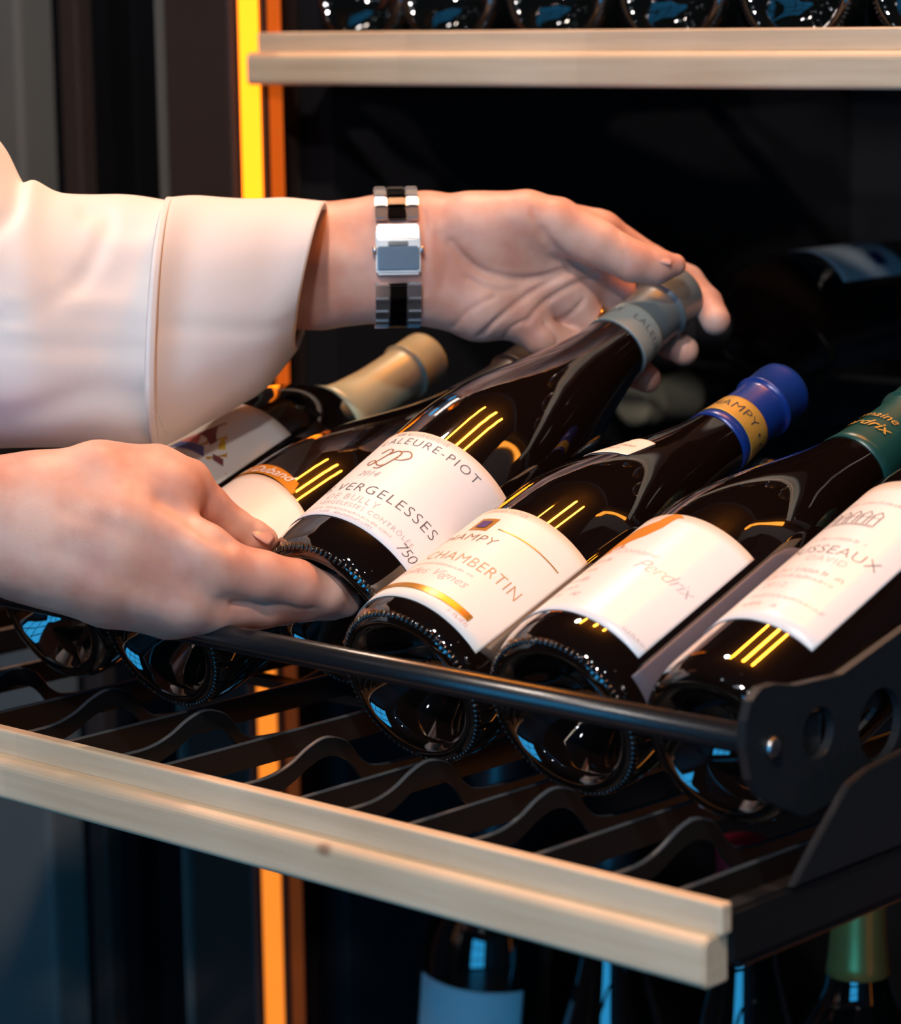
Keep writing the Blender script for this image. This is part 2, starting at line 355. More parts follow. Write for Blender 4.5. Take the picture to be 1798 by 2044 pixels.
# amber light strip in its channel down the left post, and the same on the right post
for z0, z1, mt in ((-.02, ZT - .02, 'led'), (ZB + .02, -.03, 'ledlow')):
    incab(box('light_strip', (-.6925, YF + .0020, z0), (-.6755, YF + .0036, z1), M[mt], bevel=.0006))
for z0, z1, mt in ((-.02, ZT - .02, 'reflglow'), (ZB + .02, -.03, 'refllow')):
    incab(box('strip_reflection', (-.6690, YF + .0040, z0), (-.6580, YF + .0056, z1), M[mt], bevel=.0006))  # weak glow standing in for the light strip's reflection in the side wall
incab(box('light_channel', (-.697, YF + .0040, ZB), (-.672, YF + .018, ZT), M['metal']))
incab(box('door_post', (XR + .025, YF, FLOOR_Z), (XR + .09, YF + .06, ZT), M['post'], bevel=.003))
incab(box('light_strip', (XR + .006, YF + .002, ZB + .02), (XR + .022, YF + .012, -.10), M['ledr'], bevel=.003))
incab(box('light_strip', (XR + .006, YF + .002, .33), (XR + .022, YF + .012, ZT - .02), M['leds'], bevel=.003))

# ------------------------------------------------------------------ shelves
def wooden_front(parent, x0, x1, y, z, mat):
    """stepped beech front: a thin upper lip set back over a rounded nose; z is the top edge"""
    up = box('upper_lip', (x0, y, z - .0125), (x1, y + .0070, z), mat, parent, .0014, 3)
    pr = [(y - .008 + .0045 * (1 - math.cos(a)), z - .0118 - .0045 * (1 - math.sin(a))) for a in np.linspace(math.pi / 2, 0, 6)]
    pr += [(y - .008 + .0035 * (1 - math.cos(a)), z - .0317 + .0035 * (1 - math.sin(a))) for a in np.linspace(0, math.pi / 2, 6)]
    pr += [(y + .0070, z - .0317), (y + .0070, z - .0118)]
    no = prism('nose', [(p[0], p[1]) for p in pr], 0, x0 - .002, x1 - .002, mat, parent, .0009)
    return up, no

# the closed shelf above
us = empty('wine_shelf', (-.33, YF, .30)); tag(us, 'closed beech fronted shelf above, carrying bottles lying on their sides', 'shelf')
def inus(o):
    o.parent = us; o.matrix_parent_inverse = Matrix.Translation((.33, -YF, -.30)); return o
for o in wooden_front(None, -.674, .006, YF, .3175, M['wood']): inus(o)
inus(box('runner', (-.655, YF + .018, .288), (-.645, 1.02, .306), M['rail']))
inus(box('runner', (-.008, YF + .018, .288), (.006, 1.02, .306), M['rail']))
for y in (.50, .66, .82, .98): inus(box('cross_bar', (-.655, y, .292), (-.008, y + .012, .300), M['rail']))

# the pulled-out shelf
ps = empty('sliding_shelf', (-.33, 0, -.03)); tag(ps, 'pulled out display shelf with a pale beech front and black steel bars', 'shelf')
def inps(o):
    o.parent = ps; o.matrix_parent_inverse = Matrix.Translation((.33, 0, .03)); return o
for o in wooden_front(None, -.676, 0.0, 0, 0, M['wood']): inps(o)
for x0, x1 in ((-.672, -.660), (-.012, -.001)):
    inps(prism('runner', [(.0072, -.004), (.62, -.004), (.62, -.026), (.0072, -.026)], 0, x0, x1, M['rail'], None, .0015))
inps(box('runner_ledge', (-.020, .016, -.030), (-.004, .62, -.024), M['rail'], None, .001))
inps(box('runner_ledge', (-.668, .016, -.030), (-.652, .62, -.024), M['rail'], None, .001))
def strip(name, path, th, hgt):
    """flat steel strip standing on edge, following a y,z path at a fixed x; th thick, hgt high"""
    x, pts = path; V = []; F = []
    for y, z in pts: V += [(x - th / 2, y, z), (x + th / 2, y, z), (x + th / 2, y, z - hgt), (x - th / 2, y, z - hgt)]
    n = len(pts)
    for i in range(n - 1):
        a = 4 * i
        for k in range(4): F.append((a + k, a + (k + 1) % 4, a + 4 + (k + 1) % 4, a + 4 + k))
    F.append((3, 2, 1, 0)); F.append((4 * n - 4, 4 * n - 3, 4 * n - 2, 4 * n - 1))
    o = inps(mesh_obj(name, V, F, M['rail'], None, False))
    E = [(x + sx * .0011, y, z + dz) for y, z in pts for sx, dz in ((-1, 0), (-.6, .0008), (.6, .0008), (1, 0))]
    mesh_obj('edge_highlight', E, [(4 * i + k, 4 * i + k + 1, 4 * i + k + 5, 4 * i + k + 4) for i in range(n - 1) for k in range(3)], M['edge'], o, True)  # light caught along the top edge, put in as a paler grey
    return o
WX = (-.640, -.565, -.492, -.420, -.352, -.272, -.2085, -.137, -.0635)
SX = (-.612, -.535, -.462, -.392, -.325, -.238, -.174, -.105, -.032)
wave = [(.007, -.004), (.028, -.004), (.042, -.001), (.054, .0045), (.065, .0070), (.076, .0040), (.082, -.001), (.088, -.008), (.098, -.0125), (.125, -.014),
        (.17, -.014), (.20, -.012), (.23, -.004), (.26, .002), (.30, .000), (.34, -.006), (.60, -.006)]
for x in WX: strip('wave_bar', (x, spline([(a, b) for a, b in wave], 4)), .0022, .0085)
for x in SX: strip('straight_bar', (x, [(.007, -.0045), (.60, -.0045)]), .0022, .012)
for y in (.0072, .20, .42, .60): inps(box('cross_bar', (-.660, y, -.022), (-.012, y + .010, -.017), M['rail']))

# the raised display rack standing on it: front tube, rear tube, two end plates
rk = empty('display_rack', (-.33, .05, 0)); tag(rk, 'black bottle rack with a round front tube and pierced steel end plate', 'rack')
def inrk(o):
    o.parent = rk; o.matrix_parent_inverse = Matrix.Translation((.33, -.05, 0)); return o
BARY, BARZ = .0480, .0500
inrk(tube('front_tube', (-.655, BARY, BARZ), (-.014, BARY, BARZ), .0060, M['bar']))
inrk(tube('rear_tube', (-.655, .318, .1035), (-.014, .318, .1035), .0050, M['bar']))
def disc(c, r, n=28, ky=1.0): return [(c[0] + r * math.cos(2 * math.pi * i / n), c[1] + ky * r * math.sin(2 * math.pi * i / n)) for i in range(n)]
out = [(.0308, .052), (.0312, .062), (.0345, .0695), (.041, .0735), (.050, .0735), (.063, .0705), (.094, .0690), (.20, .095), (.335, .130), (.345, .120), (.345, .070), (.20, .040), (.137, .0285),
       (.109, .0260), (.088, .0185), (.070, .0165), (.055, .0235), (.041, .0305), (.0345, .0385)]
holes = [disc((.0785, .0485), .0105), disc((.1215, .0435), .0150)]
for x0, x1 in ((-.016, -.012), (-.661, -.657)):
    inrk(prism('end_plate', out, 0, x0, x1, M['metal'], None, 0, holes))
def bolt(x, y, z):
    e = lathe('bolt', [(0, .0026), (.0018, .0024), (.0036, .0016), (.0044, 0), (0, 0)], M['steel2'], None, 20)
    e.matrix_world = Matrix.Translation((x, y, z)) @ Matrix.Rotation(math.pi / 2, 4, 'Y')
    e.parent = rk; e.matrix_parent_inverse = Matrix.Translation((.33, -.05, 0)); return e
bolt(-.012, .0478, .0490)
inrk(box('plate_tab', (-.0172, .066, .038), (-.016, .086, .056), M['metal'], None, .001))
inrk(prism('side_bracket', [(.0445, -.0040), (.0595, .0100), (.0815, .0290), (.0935, .0325), (.120, .0350), (.345, .040), (.345, -.004)], 0, -.0030, .0005, M['metal'], None, .0006))
inrk(prism('side_bracket', [(.0445, -.0040), (.0595, .0100), (.0815, .0290), (.0935, .0325), (.120, .0350), (.345, .040), (.345, -.004)], 0, -.676, -.6725, M['metal'], None, .0006))
# ------------------------------------------------------------------ bottles
R0 = .0415
def prof_burgundy():
    punt = [(0, .030), (.006, .0295), (.012, .027), (.018, .021), (.024, .0125), (.028, .006), (.031, .0015), (.0335, 0)]
    heel = [(.0352, .0003), (.0372, .0018), (.0388, .0042), (.0400, .0075), (.0409, .0115), (.0414, .016), (R0, .021)]
    body = [(R0, .05), (R0, .09), (R0, .112)]
    sh = spline([(R0, .112), (.0409, .126), (.0388, .142), (.0350, .160), (.0303, .178), (.0255, .196), (.0214, .213), (.0184, .229), (.0165, .244), (.0153, .258), (.0146, .272), (.0143, .296)], 4)
    return punt + heel + body + [tuple(p) for p in sh[1:]] + [(.013, .298), (0, .298)]
def prof_bordeaux():
    punt = [(0, .026), (.012, .023), (.022, .012), (.028, .002), (.031, 0)]
    heel = [(.0345, .0012), (.0365, .004), (.0380, .009), (.0385, .015)]
    sh = spline([(.0385, .168), (.0375, .181), (.033, .197), (.025, .211), (.0182, .223), (.0150, .246), (.0142, .262), (.0140, .296)], 4)
    return punt + heel + [(.0385, .10)] + [tuple(p) for p in sh] + [(.013, .298), (0, .298)]
PB, PX = prof_burgundy(), prof_bordeaux()
def rad(s, prof=PB):
    q = [(b, a) for a, b in prof if a > .03 or b > .2]; q.sort()
    return float(np.interp(s, [x[0] for x in q], [x[1] for x in q]))
_g = {}
def shared(key, make):
    if key not in _g: _g[key] = make().data; bpy.data.objects.remove([o for o in bpy.data.objects if o.data == _g[key]][0])
    return _g[key]
def child(name, me, parent):
    o = bpy.data.objects.new(name, me); COL.objects.link(o); o.parent = parent; return o
def beads():
    """knurled ring of little glass bars round the heel"""
    V = []; F = []; n = 88
    for i in range(n):
        t = 2 * math.pi * i / n; c, s = math.cos(t), math.sin(t)
        rr, zz = .0375, .0020
        nr, nz = .70, -.71                  # outward direction of the heel there
        k0 = len(V); w = .00082
        for (dl, dw, dn) in ((-1, -1, -.3), (-1, 1, -.3), (1, 1, -.3), (1, -1, -.3), (-.55, -.5, 1), (-.55, .5, 1), (.55, .5, 1), (.55, -.5, 1)):
            l = dl * .0017; a = dw * w; hgt = dn * .0007
            r = rr + l * .71 + hgt * nr; z = zz + l * .70 + hgt * nz
            V.append((r * s + a * c, -r * c + a * s, z))
        for f in ((0, 1, 2, 3), (7, 6, 5, 4), (0, 4, 5, 1), (1, 5, 6, 2), (2, 6, 7, 3), (3, 7, 4, 0)): F.append([k0 + q for q in f])
    return mesh_obj('heel_beads', V, F, M['bead'], None, True)
def bottle(base, th, yaw, label, glass='glass', spin=0.0, group=None, kind='burgundy', roll=None):
    e = empty('wine_bottle', tuple(base), (-(math.pi / 2 - th), 0, -yaw)); tag(e, label, 'bottle', group)
    if kind == 'burgundy':
        b = child('glass_body', shared('bg' + glass, lambda: lathe('glass_body', PB, M[glass], None, 72)), e)
        k = child('heel_beads', shared('beads', beads), e); k['kind'] = 'stuff'
    else:
        b = child('glass_body', shared('bx' + glass, lambda: lathe('glass_body', PX, M[glass], None, 72)), e)
    return e
def capsule(e, mat, s0=.240, ring=.2790, prof=PB, foot=None):
    p = [(rad(s, prof) + .0004, s) for s in np.linspace(s0, ring - .004, 8)]
    p = [(p[0][0] - .0003, s0)] + p
    r1 = p[-1][0]
    p += [(r1 + .0002, ring - .0014), (r1 + .0013, ring - .0006), (r1 + .0018, ring), (r1 + .0016, ring + .0008), (r1 + .0010, ring + .0016), (r1 + .0010, .2945), (r1 + .0006, .2972), (r1 - .0006, .2990), (r1 - .0030, .2996), (0, .2994)]
    return lathe('capsule', p, M[mat], e, 56)
def shell(name, parent, mat, s0, s1, f0, f1, off=.00022, prof=PB, outline=None, thick=.00015, ns=14):
    """thin sheet wrapped round the bottle between heights s0..s1 and angles f0..f1 (degrees);
    outline(u) may give the top height for a shaped edge, u running 0..1 across"""
    nf = max(4, int(abs(f1 - f0) / 2)); V = []; F = []
    for i in range(nf + 1):
        u = i / nf; f = math.radians(f0 + (f1 - f0) * u)
        lo, hi = (s0, s1) if outline is None else outline(u)
        for j in range(ns + 1):
            s = lo + (hi - lo) * j / ns; r = rad(s, prof) + off
            V.append((r * math.sin(f), -r * math.cos(f), s))
    for i in range(nf):
        for j in range(ns):
            a = i * (ns + 1) + j; F.append((a, a + ns + 1, a + ns + 2, a + 1))
    o = mesh_obj(name, V, F, M[mat], parent, True)
    md = o.modifiers.new('thick', 'SOLIDIFY'); md.thickness = thick; md.offset = 1
    return o
def wrapv(pts, f0, s0, off, prof=PB, tilt=0.0):
    """flat millimetre-scale artwork (x across, y up) laid on the glass, centred at angle f0, height s0"""
    out = []; ct, st = math.cos(tilt), math.sin(tilt)
    for x, y in pts:
        x, y = x * ct - y * st, x * st + y * ct
        s = s0 + y; r = rad(s, prof) + off; rr = rad(s0, prof)
        f = math.radians(f0) + x / rr
        out.append((r * math.sin(f), -r * math.cos(f), s))
    return out
def text_mesh(txt, size, shear=0.0, spacing=1.0, offset=0.0):
    c = bpy.data.curves.new('t', 'FONT'); c.body = txt; c.size = size; c.align_x = 'CENTER'; c.align_y = 'CENTER'
    c.shear = shear; c.space_character = spacing; c.offset = offset; c.resolution_u = 3
    o = bpy.data.objects.new('t', c); COL.objects.link(o)
    dg = bpy.context.evaluated_depsgraph_get(); dg.update()
    me = bpy.data.meshes.new_from_object(o.evaluated_get(dg))
    bpy.data.objects.remove(o); bpy.data.curves.remove(c)
    V = [(v.co.x, v.co.y) for v in me.vertices]; F = [tuple(p.vertices) for p in me.polygons]
    bpy.data.meshes.remove(me); return V, F
def lettering(name, parent, mat, items, prof=PB, off=.00055):
    """items: (text, height s, angle, size, shear, spacing, weight)"""
    AV = []; AF = []
    for it in items:
        txt, s, f, size, shear, sp, wt = it[:7]; tilt = it[7] if len(it) > 7 else 0.0
        V, F = text_mesh(txt, size, shear, sp, wt); k = len(AV); V = [(x * (it[8] if len(it) > 8 else 1), y) for x, y in V]
        AV += wrapv(V, f, s, off, prof, tilt); AF += [tuple(k + i for i in q) for q in F]
    o = mesh_obj(name, AV, AF, M[mat], parent); o['kind'] = 'stuff'; return o
def ribbon(name, parent, mat, lines, f0, s0, width, prof=PB, off=.0006):
    """pen strokes: lists of (x, y) metres about the centre f0, s0"""
    AV = []; AF = []
    for ln in lines:
        P = spline(ln, 6) if len(ln) > 2 else np.array([np.array(ln[0]) + (np.array(ln[1]) - np.array(ln[0])) * t for t in np.linspace(0, 1, 16)])
        k = len(AV); T = np.gradient(P, axis=0); T /= np.linalg.norm(T, axis=1)[:, None] + 1e-12
        Nn = np.stack([-T[:, 1], T[:, 0]], 1); flat = []
        for p, n_, t in zip(P, Nn, T):
            wd = width * (.55 + .45 * abs(t[1])) / 2
            flat += [tuple(p + n_ * wd), tuple(p - n_ * wd)]
        AV += wrapv(flat, f0, s0, off, prof)
        AF += [(k + 2 * i, k + 2 * i + 1, k + 2 * i + 3, k + 2 * i + 2) for i in range(len(P) - 1)]
    o = mesh_obj(name, AV, AF, M[mat], parent); o['kind'] = 'stuff'; return o
def fineprint(name, parent, mat, rows, prof=PB, off=.00055):
    """lines of print too small to read: rows of (height s, angle from, angle to, letter height)"""
    rnd = random.Random(5); V = []; F = []
    for s, fa, fb, hgt in rows:
        x = math.radians(fa) * R0; xe = math.radians(fb) * R0
        while x < xe:
            if rnd.random() < .14: x += hgt * .8; continue
            wd = hgt * rnd.uniform(.12, .22); lean = rnd.uniform(-.2, .3) * hgt; hh = hgt * rnd.uniform(.75, 1.0); k = len(V)
            V += wrapv([(x, -hh / 2), (x + wd, -hh / 2), (x + wd + lean, hh / 2), (x + lean, hh / 2)], 0, s, off, prof); F.append((k, k + 1, k + 2, k + 3))
            if rnd.random() < .5:
                k = len(V); yy = rnd.choice((-.4, 0, .4)) * hgt
                V += wrapv([(x, yy), (x + hgt * .45, yy), (x + hgt * .45, yy + wd * .8), (x, yy + wd * .8)], 0, s, off, prof); F.append((k, k + 1, k + 2, k + 3))
            x += hgt * rnd.uniform(.5, .75)
    o = mesh_obj(name, V, F, M[mat], parent); o['kind'] = 'stuff'; return o
def patch(name, parent, mat, outline, f0, s0, off=.0005, prof=PB):
    """filled flat shape laid on the glass; outline in metres about f0, s0"""
    bm = bmesh.new(); vs = [bm.verts.new((x, y, 0)) for x, y in outline]
    bm.faces.new(vs); bmesh.ops.triangulate(bm, faces=bm.faces)
    bmesh.ops.subdivide_edges(bm, edges=bm.edges, cuts=2, use_grid_fill=True)
    V = [(v.co.x, v.co.y) for v in bm.verts]; bm.verts.index_update(); F = [tuple(v.index for v in f.verts) for f in bm.faces]; bm.free()
    return mesh_obj(name, wrapv(V, f0, s0, off, prof), F, M[mat], parent)

GR = 'tilted wine bottles in the display rack'
TH = .3515; BY, BZ = .0700, .0353
# bottle 1: picture label, pale green capsule
b1 = bottle((-.4700, BY, BZ), TH, 0, 'wine bottle with a painted triangle on its label and pale green capsule', group=GR, kind='bordeaux')
capsule(b1, 'capgreen', .214, prof=PX)
l = shell('label', b1, 'cream', .060, .160, -75, 52, prof=PX)
PA, PBt, PC = (-.0101, .0130), (.0165, -.0165), (-.0240, -.0180)
def mixp(u, v): return tuple(PA[i] * u + PBt[i] * v + PC[i] * (1 - u - v) for i in (0, 1))
patch('picture', l, 'pic1', [PA, PC, PBt], 25, .128, prof=PX)
patch('picture_patch', l, 'pic3', [PC, mixp(0, .62), mixp(.22, .40), mixp(.2, 0)], 25, .128, .0006, PX)
patch('picture_patch', l, 'pic4', [mixp(.2, 0), mixp(.22, .3), mixp(.45, .12), mixp(.5, 0)], 25, .128, .00062, PX)
patch('picture_patch', l, 'pic2', [mixp(.5, 0), mixp(.45, .2), mixp(.30, .42), mixp(.45, .38), mixp(.62, .2), mixp(.8, .05), PA], 25, .128, .00064, PX)
patch('picture_patch', l, 'pic5', [mixp(.30, .55), mixp(.45, .42), mixp(.62, .30), mixp(.55, .42), mixp(.40, .58)], 25, .128, .00066, PX)
patch('picture_patch', l, 'pic2', [mixp(.05, .72), mixp(.16, .60), mixp(.20, .74), mixp(.08, .86)], 25, .128, .00066, PX)
# bottle 2: cream label with orange banner, black capsule
b2 = bottle((-.3900, BY, BZ), TH, 0, 'wine bottle with a cream arched label under an orange banner, black capsule', group=GR)
capsule(b2, 'capblack', .236)
l = shell('label', b2, 'cream', -.0, .1, -85, 64, outline=lambda u: (.024, .091 - .010 * (2 * u - 1.05) ** 2))
lettering('lettering', l, 'ochre', [('Gevrey', .0595, 27, .0110, .25, 1.0, -.00012)])
bn = shell('banner', b2, 'orange', 0, 1, -62, 34, .0004, outline=lambda u: (.0925 - .010 * (1.55 * u - .85) ** 2, .0925 + .0085 - .012 * (1.55 * u - .85) ** 2 - (.004 if u > .97 else 0)))
lettering('lettering', bn, 'white', [('David Duband', .0955, -8, .0082, .35, .98, 0)], off=.0009)
# bottle 3: lifted, large white label, grey capsule
B3 = np.array((-.3075, .1130, .0562)) - .012 * np.array((-.036 * .908, .908, .419)); T3, Y3 = .432, -.036
b3 = bottle(B3, T3, Y3, 'wine bottle lifted out of the rack with a white lettered label and grey capsule', group=GR)
b3.scale = (1.035,) * 3
c = capsule(b3, 'capgrey', .238)
cb = shell('capsule_band', c, 'capband', .2384, .2580, -180, 180, .0006)
lettering('lettering', cb, 'ink', [('LALEURE PIOT   LALEURE PIOT', .2500, 20, .0062, 0, 1.1, -.00006)], off=.0010)
l = shell('label', b3, 'paper', .0215, .0925, -78, 78)
lettering('lettering', l, 'ink', [('LES VERGELESSES', .0445, 11, .0087, 0, 1.18, -.00014), ('LALEURE-PIOT', .0838, 17, .0075, 0, 1.22, -.00012), ('750', .0272, 58, .0080, .25, .9, -.00014)])
lettering('fine_print', l, 'inkf', [('DE BOURGOGNE', .0896, 6, .0032, 0, 1.25, 0), ('DE BULLY', .0368, 4, .0062, 0, 1.15, -.0001), ('VERGELESSES CONTRÔLÉE', .0316, 20, .0040, 0, 1.2, -.00003), ('2014', .0560, -3, .0058, .2, 1.0, 0)])
fineprint('small_print', l, 'inkf', [(.0272, -30, 44, .0016), (.0244, -30, 36, .0016), (.0898, -24, -4, .0020)])
ribbon('monogram', l, 'brown', [[(-.0085, .004), (-.006, .0075), (-.003, .006), (-.005, -.001), (-.008, -.006), (-.0105, -.004), (-.008, -.002), (-.003, -.006), (.001, -.005)],
                              [(-.003, .003), (.000, .0065), (.003, .005), (.002, -.001), (-.001, -.008), (-.004, -.008)], [(.001, .006), (.006, .0075), (.009, .004), (.006, .0005), (.002, .000)]], 1, .0690, .0009)
# bottle 4: cream label with emblem and gold stripe, blue capsule
b4 = bottle((-.225, BY, BZ), TH, 0, 'wine bottle with an emblem and gold stripe on cream label, blue capsule with gold band', group=GR)
c = capsule(b4, 'capblue', .236)
cb = shell('capsule_band', c, 'bandgold', .2432, .2600, -180, 180, .0006)
lettering('lettering', cb, 'inkd', [('CHAMPY • CHAMPY • CHAMPY', .2516, 12, .0085, 0, 1.05, -.0001)], off=.0010)
lettering('rule', cb, 'inkd', [('_' * 30, .2456, 0, .0050, 0, .9, -.0001), ('_' * 30, .2598, 0, .0050, 0, .9, -.0001)], off=.0009)
l = shell('label', b4, 'cream', .0112, .0915, -80, 64)
lettering('lettering', l, 'ochre', [('CHAMBERTIN', .0470, 17, .0100, 0, 1.10, -.00014, 0, .82)])
lettering('maker_lettering', l, 'brown', [('CHAMPY', .0640, -9, .0085, .1, 1.1, -.0001)])
lettering('fine_print', l, 'inkr', [('1720', .0885, 10, .0034, 0, 1.2, 0), ('Vieilles Vignes', .0330, -2, .0075, .35, 1.0, -.0001)])
fineprint('small_print', l, 'inkr', [(.0395, -45, 25, .0016), (.0885, -20, 4, .0020), (.0160, 30, 52, .0022)])
shell('rule', l, 'gold', .0736, .0742, 8, 57, .0005)
e_ = patch('emblem', l, 'gold', [(-.0055, -.0055), (.0055, -.0055), (.0055, .0055), (-.0055, .0055)], -6, .0760)
patch('emblem_centre', e_, 'purple', [(-.003, -.003), (.003, -.003), (.003, .003), (-.003, .003)], -6, .0760, .0007)
shell('gold_stripe', l, 'gold', .0180, .0218, -60, 46, .0005)
nl = shell('neck_label', b4, 'cream', 0, 1, -40, 16, .0003, outline=lambda u: (.160 + .004 * abs(2 * u - 1), .190 - .003 * abs(2 * u - 1)), ns=18)
fineprint('small_print', nl, 'brown', [(.176, -25, 5, .0030), (.170, -20, 0, .0022)])
# bottle 5: bird label, green capsule
b5 = bottle((-.138, BY, BZ), TH, 0, 'wine bottle with a golden bird on a white label and dark green capsule', group=GR)
c = capsule(b5, 'capteal', .226)
lettering('lettering', c, 'bandgold', [('Domaine', .2545, -8, .0074, .3, 1.0, 0), ('Perdrix', .2450, -4, .0090, .35, 1.0, .0001)], off=.0012)
l = shell('label', b5, 'gloss', .0205, .1055, -82, 55)
bird = [(-.0240, -.0095), (-.0185, -.0040), (-.012, .0020), (-.005, .0058), (.002, .0062), (.007, .0068), (.0100, .0092), (.0135, .0102), (.0170, .0085), (.0190, .0050), (.0160, .0056), (.0138, .0030), (.0105, -.0020), (.004, -.0072), (-.005, -.0098), (-.014, -.0100), (-.0205, -.0120)]
rot = lambda P, a=.42, k=1.0: [(k * (x * math.cos(a) - y * math.sin(a)), k * (x * math.sin(a) + y * math.cos(a))) for x, y in P]
patch('bird', l, 'orange', rot(bird), -17, .0905)
ribbon('bird_feet', l, 'orange', [rot(q) for q in [[(-.005, -.0090), (-.006, -.0138)], [(-.0095, -.0138), (-.0040, -.0138)], [(-.0115, -.0092), (-.0125, -.0142)], [(-.0160, -.0142), (-.0102, -.0142)]]], -17, .0905, .0010)
lettering('lettering', l, 'inkf', [('Perdrix', .0640, 27, .0108, .4, .92, -.0002), ('Domaine', .0720, 0, .0060, .3, 1.0, -.0001)])
fineprint('small_print', l, 'inkf', [(.0640, -50, -12, .0030), (.0560, -50, -14, .0026), (.0470, -50, -10, .0034), (.0400, -50, -8, .0026), (.0340, -50, -5, .0032), (.0262, 36, 54, .0024)])
shell('back_label', b5, 'greylab', 0, 1, 60, 112, .0003, outline=lambda u: (.012, .1360 - .022 * (1 - math.sqrt(max(0, 1 - (1 - min(1, u * 3.0)) ** 2)))))
# bottle 6: white label with a castle drawing, behind the end plate
b6 = bottle((-.056, BY, BZ), TH, 0, 'wine bottle with a faint castle drawing on its white label by the end plate', group=GR, kind='bordeaux')
capsule(b6, 'capteal', .236, prof=PX)
l = shell('label', b6, 'gloss', .0400, .1600, -62, 44, prof=PX)
lettering('lettering', l, 'ink', [('ROUSSEAUX', .0985, -6, .0095, 0, 1.05, -.0002)], PX)
lettering('fine_print', l, 'inkf', [('DAVID', .0910, 4, .0062, 0, 1.1, -.0001), ('2012', .0680, -12, .0058, 0, 1.1, -.0001)], PX)
fineprint('small_print', l, 'inkf', [(.1080, -20, 15, .0024), (.0590, -20, 30, .0022)], PX)
fineprint('rose_print', l, 'inkr', [(.0810, -25, 25, .0030), (.0755, -25, 22, .0024), (.1400, -25, 25, .0024), (.0520, -25, 5, .0028)], PX)
cas = []
for x in (-.011, -.0055, 0, .0055, .011): cas += [[(x - .0018, -.004), (x - .0018, .003)], [(x + .0018, -.004), (x + .0018, .003)], [(x - .0024, .003), (x, .0065)], [(x, .0065), (x + .0024, .003)]]
cas += [[(-.0135, -.0045), (.0135, -.0045)], [(-.0135, -.0055), (.0135, -.0055)], [(-.013, .0015), (.013, .0015)]]
ribbon('castle_drawing', l, 'ink', cas, -10, .1260, .0005, PX)

# bottles lying on the closed shelf above, their bases to the front
UZ = .3425
for i, x in enumerate((-.628, -.544, -.460, -.376, -.292, -.207, -.118)):
    words = ['in the corner by the amber light strip', 'second from the amber light strip', 'third from the amber light strip', 'fourth from the amber light strip', 'fifth from the amber light strip', 'sixth from the amber light strip', 'at the right edge of the picture'][i]
    bottle((x, YF + .030 + .012 * (i == 0), UZ), -.0, 0, 'dark bottle lying on the closed upper shelf, ' + words, 'glass2', group='bottles lying on the upper shelf')
# bottles at the back of the pulled-out shelf
q = bottle((-.432, .805, .1390), .0, math.pi, 'dark bottle lying high at the back with a dim bluish label', group='bottles at the back of the cabinet', kind='bordeaux')
shell('label', q, 'blab', .075, .150, -58, 32, prof=PX); capsule(q, 'capblack', prof=PX)
shell('label_spot', q, 'purple', .094, .106, -45, -28, .0005, prof=PX)
q = bottle((-.630, 1.030, .0560), .0, math.pi, 'dark bottle lying at the back with its beige capsule to the front', group='bottles at the back of the cabinet'); capsule(q, 'capbeige', .236)
rr = empty('back_rack', (-.35, .8, .03)); tag(rr, 'black wire rack holding the bottles at the back of the cabinet', 'rack')
for y in (.67, .78):
    z = .139 - .0385 - .0032
    o = tube('wire', (-.640, y, z), (-.02, y, z), .0030, M['rail']); o.parent = rr; o.matrix_parent_inverse = Matrix.Translation((.35, -.8, -.03))
# standing bottles on the shelf below
LZ = -.470
ls = empty('lower_shelf', (-.33, .6, LZ)); tag(ls, 'black shelf in the lower cabinet under the standing bottles', 'shelf')
o = box('shelf_board', (XL + .005, YF + .03, LZ - .012), (XR - .005, 1.03, LZ), M['rail']); o.parent = ls; o.matrix_parent_inverse = Matrix.Translation((.33, -.6, -LZ))
def standing(x, y, tiltx, label, cap, kind='burgundy', glass='glass2', sc=1.0, s0=.236):
    e = bottle((x, y, LZ + .001), math.pi / 2, 0, label, glass, group='bottles standing in the lower cabinet', kind=kind)
    e.rotation_euler = (0, tiltx, 0); e.location.z += .037 * sc * math.sin(abs(tiltx)); e.scale = (sc,) * 3; capsule(e, cap, s0, prof=PB if kind == 'burgundy' else PX); return e
q = standing(-.585, .500, .10, 'dark leaning bottle with pale blue label low in the cabinet', 'capblack', 'bordeaux', sc=1.12)
shell('label', q, 'blab', .070, .166, -30, 75, prof=PX)
standing(-.462, .50, .0, 'dark plain bottle standing right of the pale blue label', 'capblack', 'burgundy', 'glass')
q = standing(-.364, .505, 0, 'dark standing bottle with a red capsule under the sliding shelf', 'capred'); q.location.z += .0; q.scale = (1.04,) * 3
standing(-.272, .490, 0, 'standing bottle with a wide gold capsule at lower right', 'capgold', 'bordeaux', sc=1.09, s0=.232)
# ------------------------------------------------------------------ the person: hands, sleeves, watch
def cam_cm(px, py, d):
    """picture position and distance (m) -> camera-frame centimetres (right, up, away)"""
    return np.array([(px - CX) / FPX * d, -(py - CY) / FPX * d, d]) * 100.0
def cm_world(P): return CAM + (np.asarray(P) / 100.0) @ RM.T
def rcone(G, a, ra, b, rb):
    ab = b - a; L2 = float(ab @ ab) + 1e-9
    pa = [G[i] - a[i] for i in range(3)]
    t = np.clip((pa[0] * ab[0] + pa[1] * ab[1] + pa[2] * ab[2]) / L2, 0, 1)
    return np.sqrt((pa[0] - t * ab[0]) ** 2 + (pa[1] - t * ab[1]) ** 2 + (pa[2] - t * ab[2]) ** 2) - (ra + (rb - ra) * t)
def smin(a, b, k):
    h = np.maximum(k - np.abs(a - b), 0) / k
    return np.minimum(a, b) - h * h * k * .25
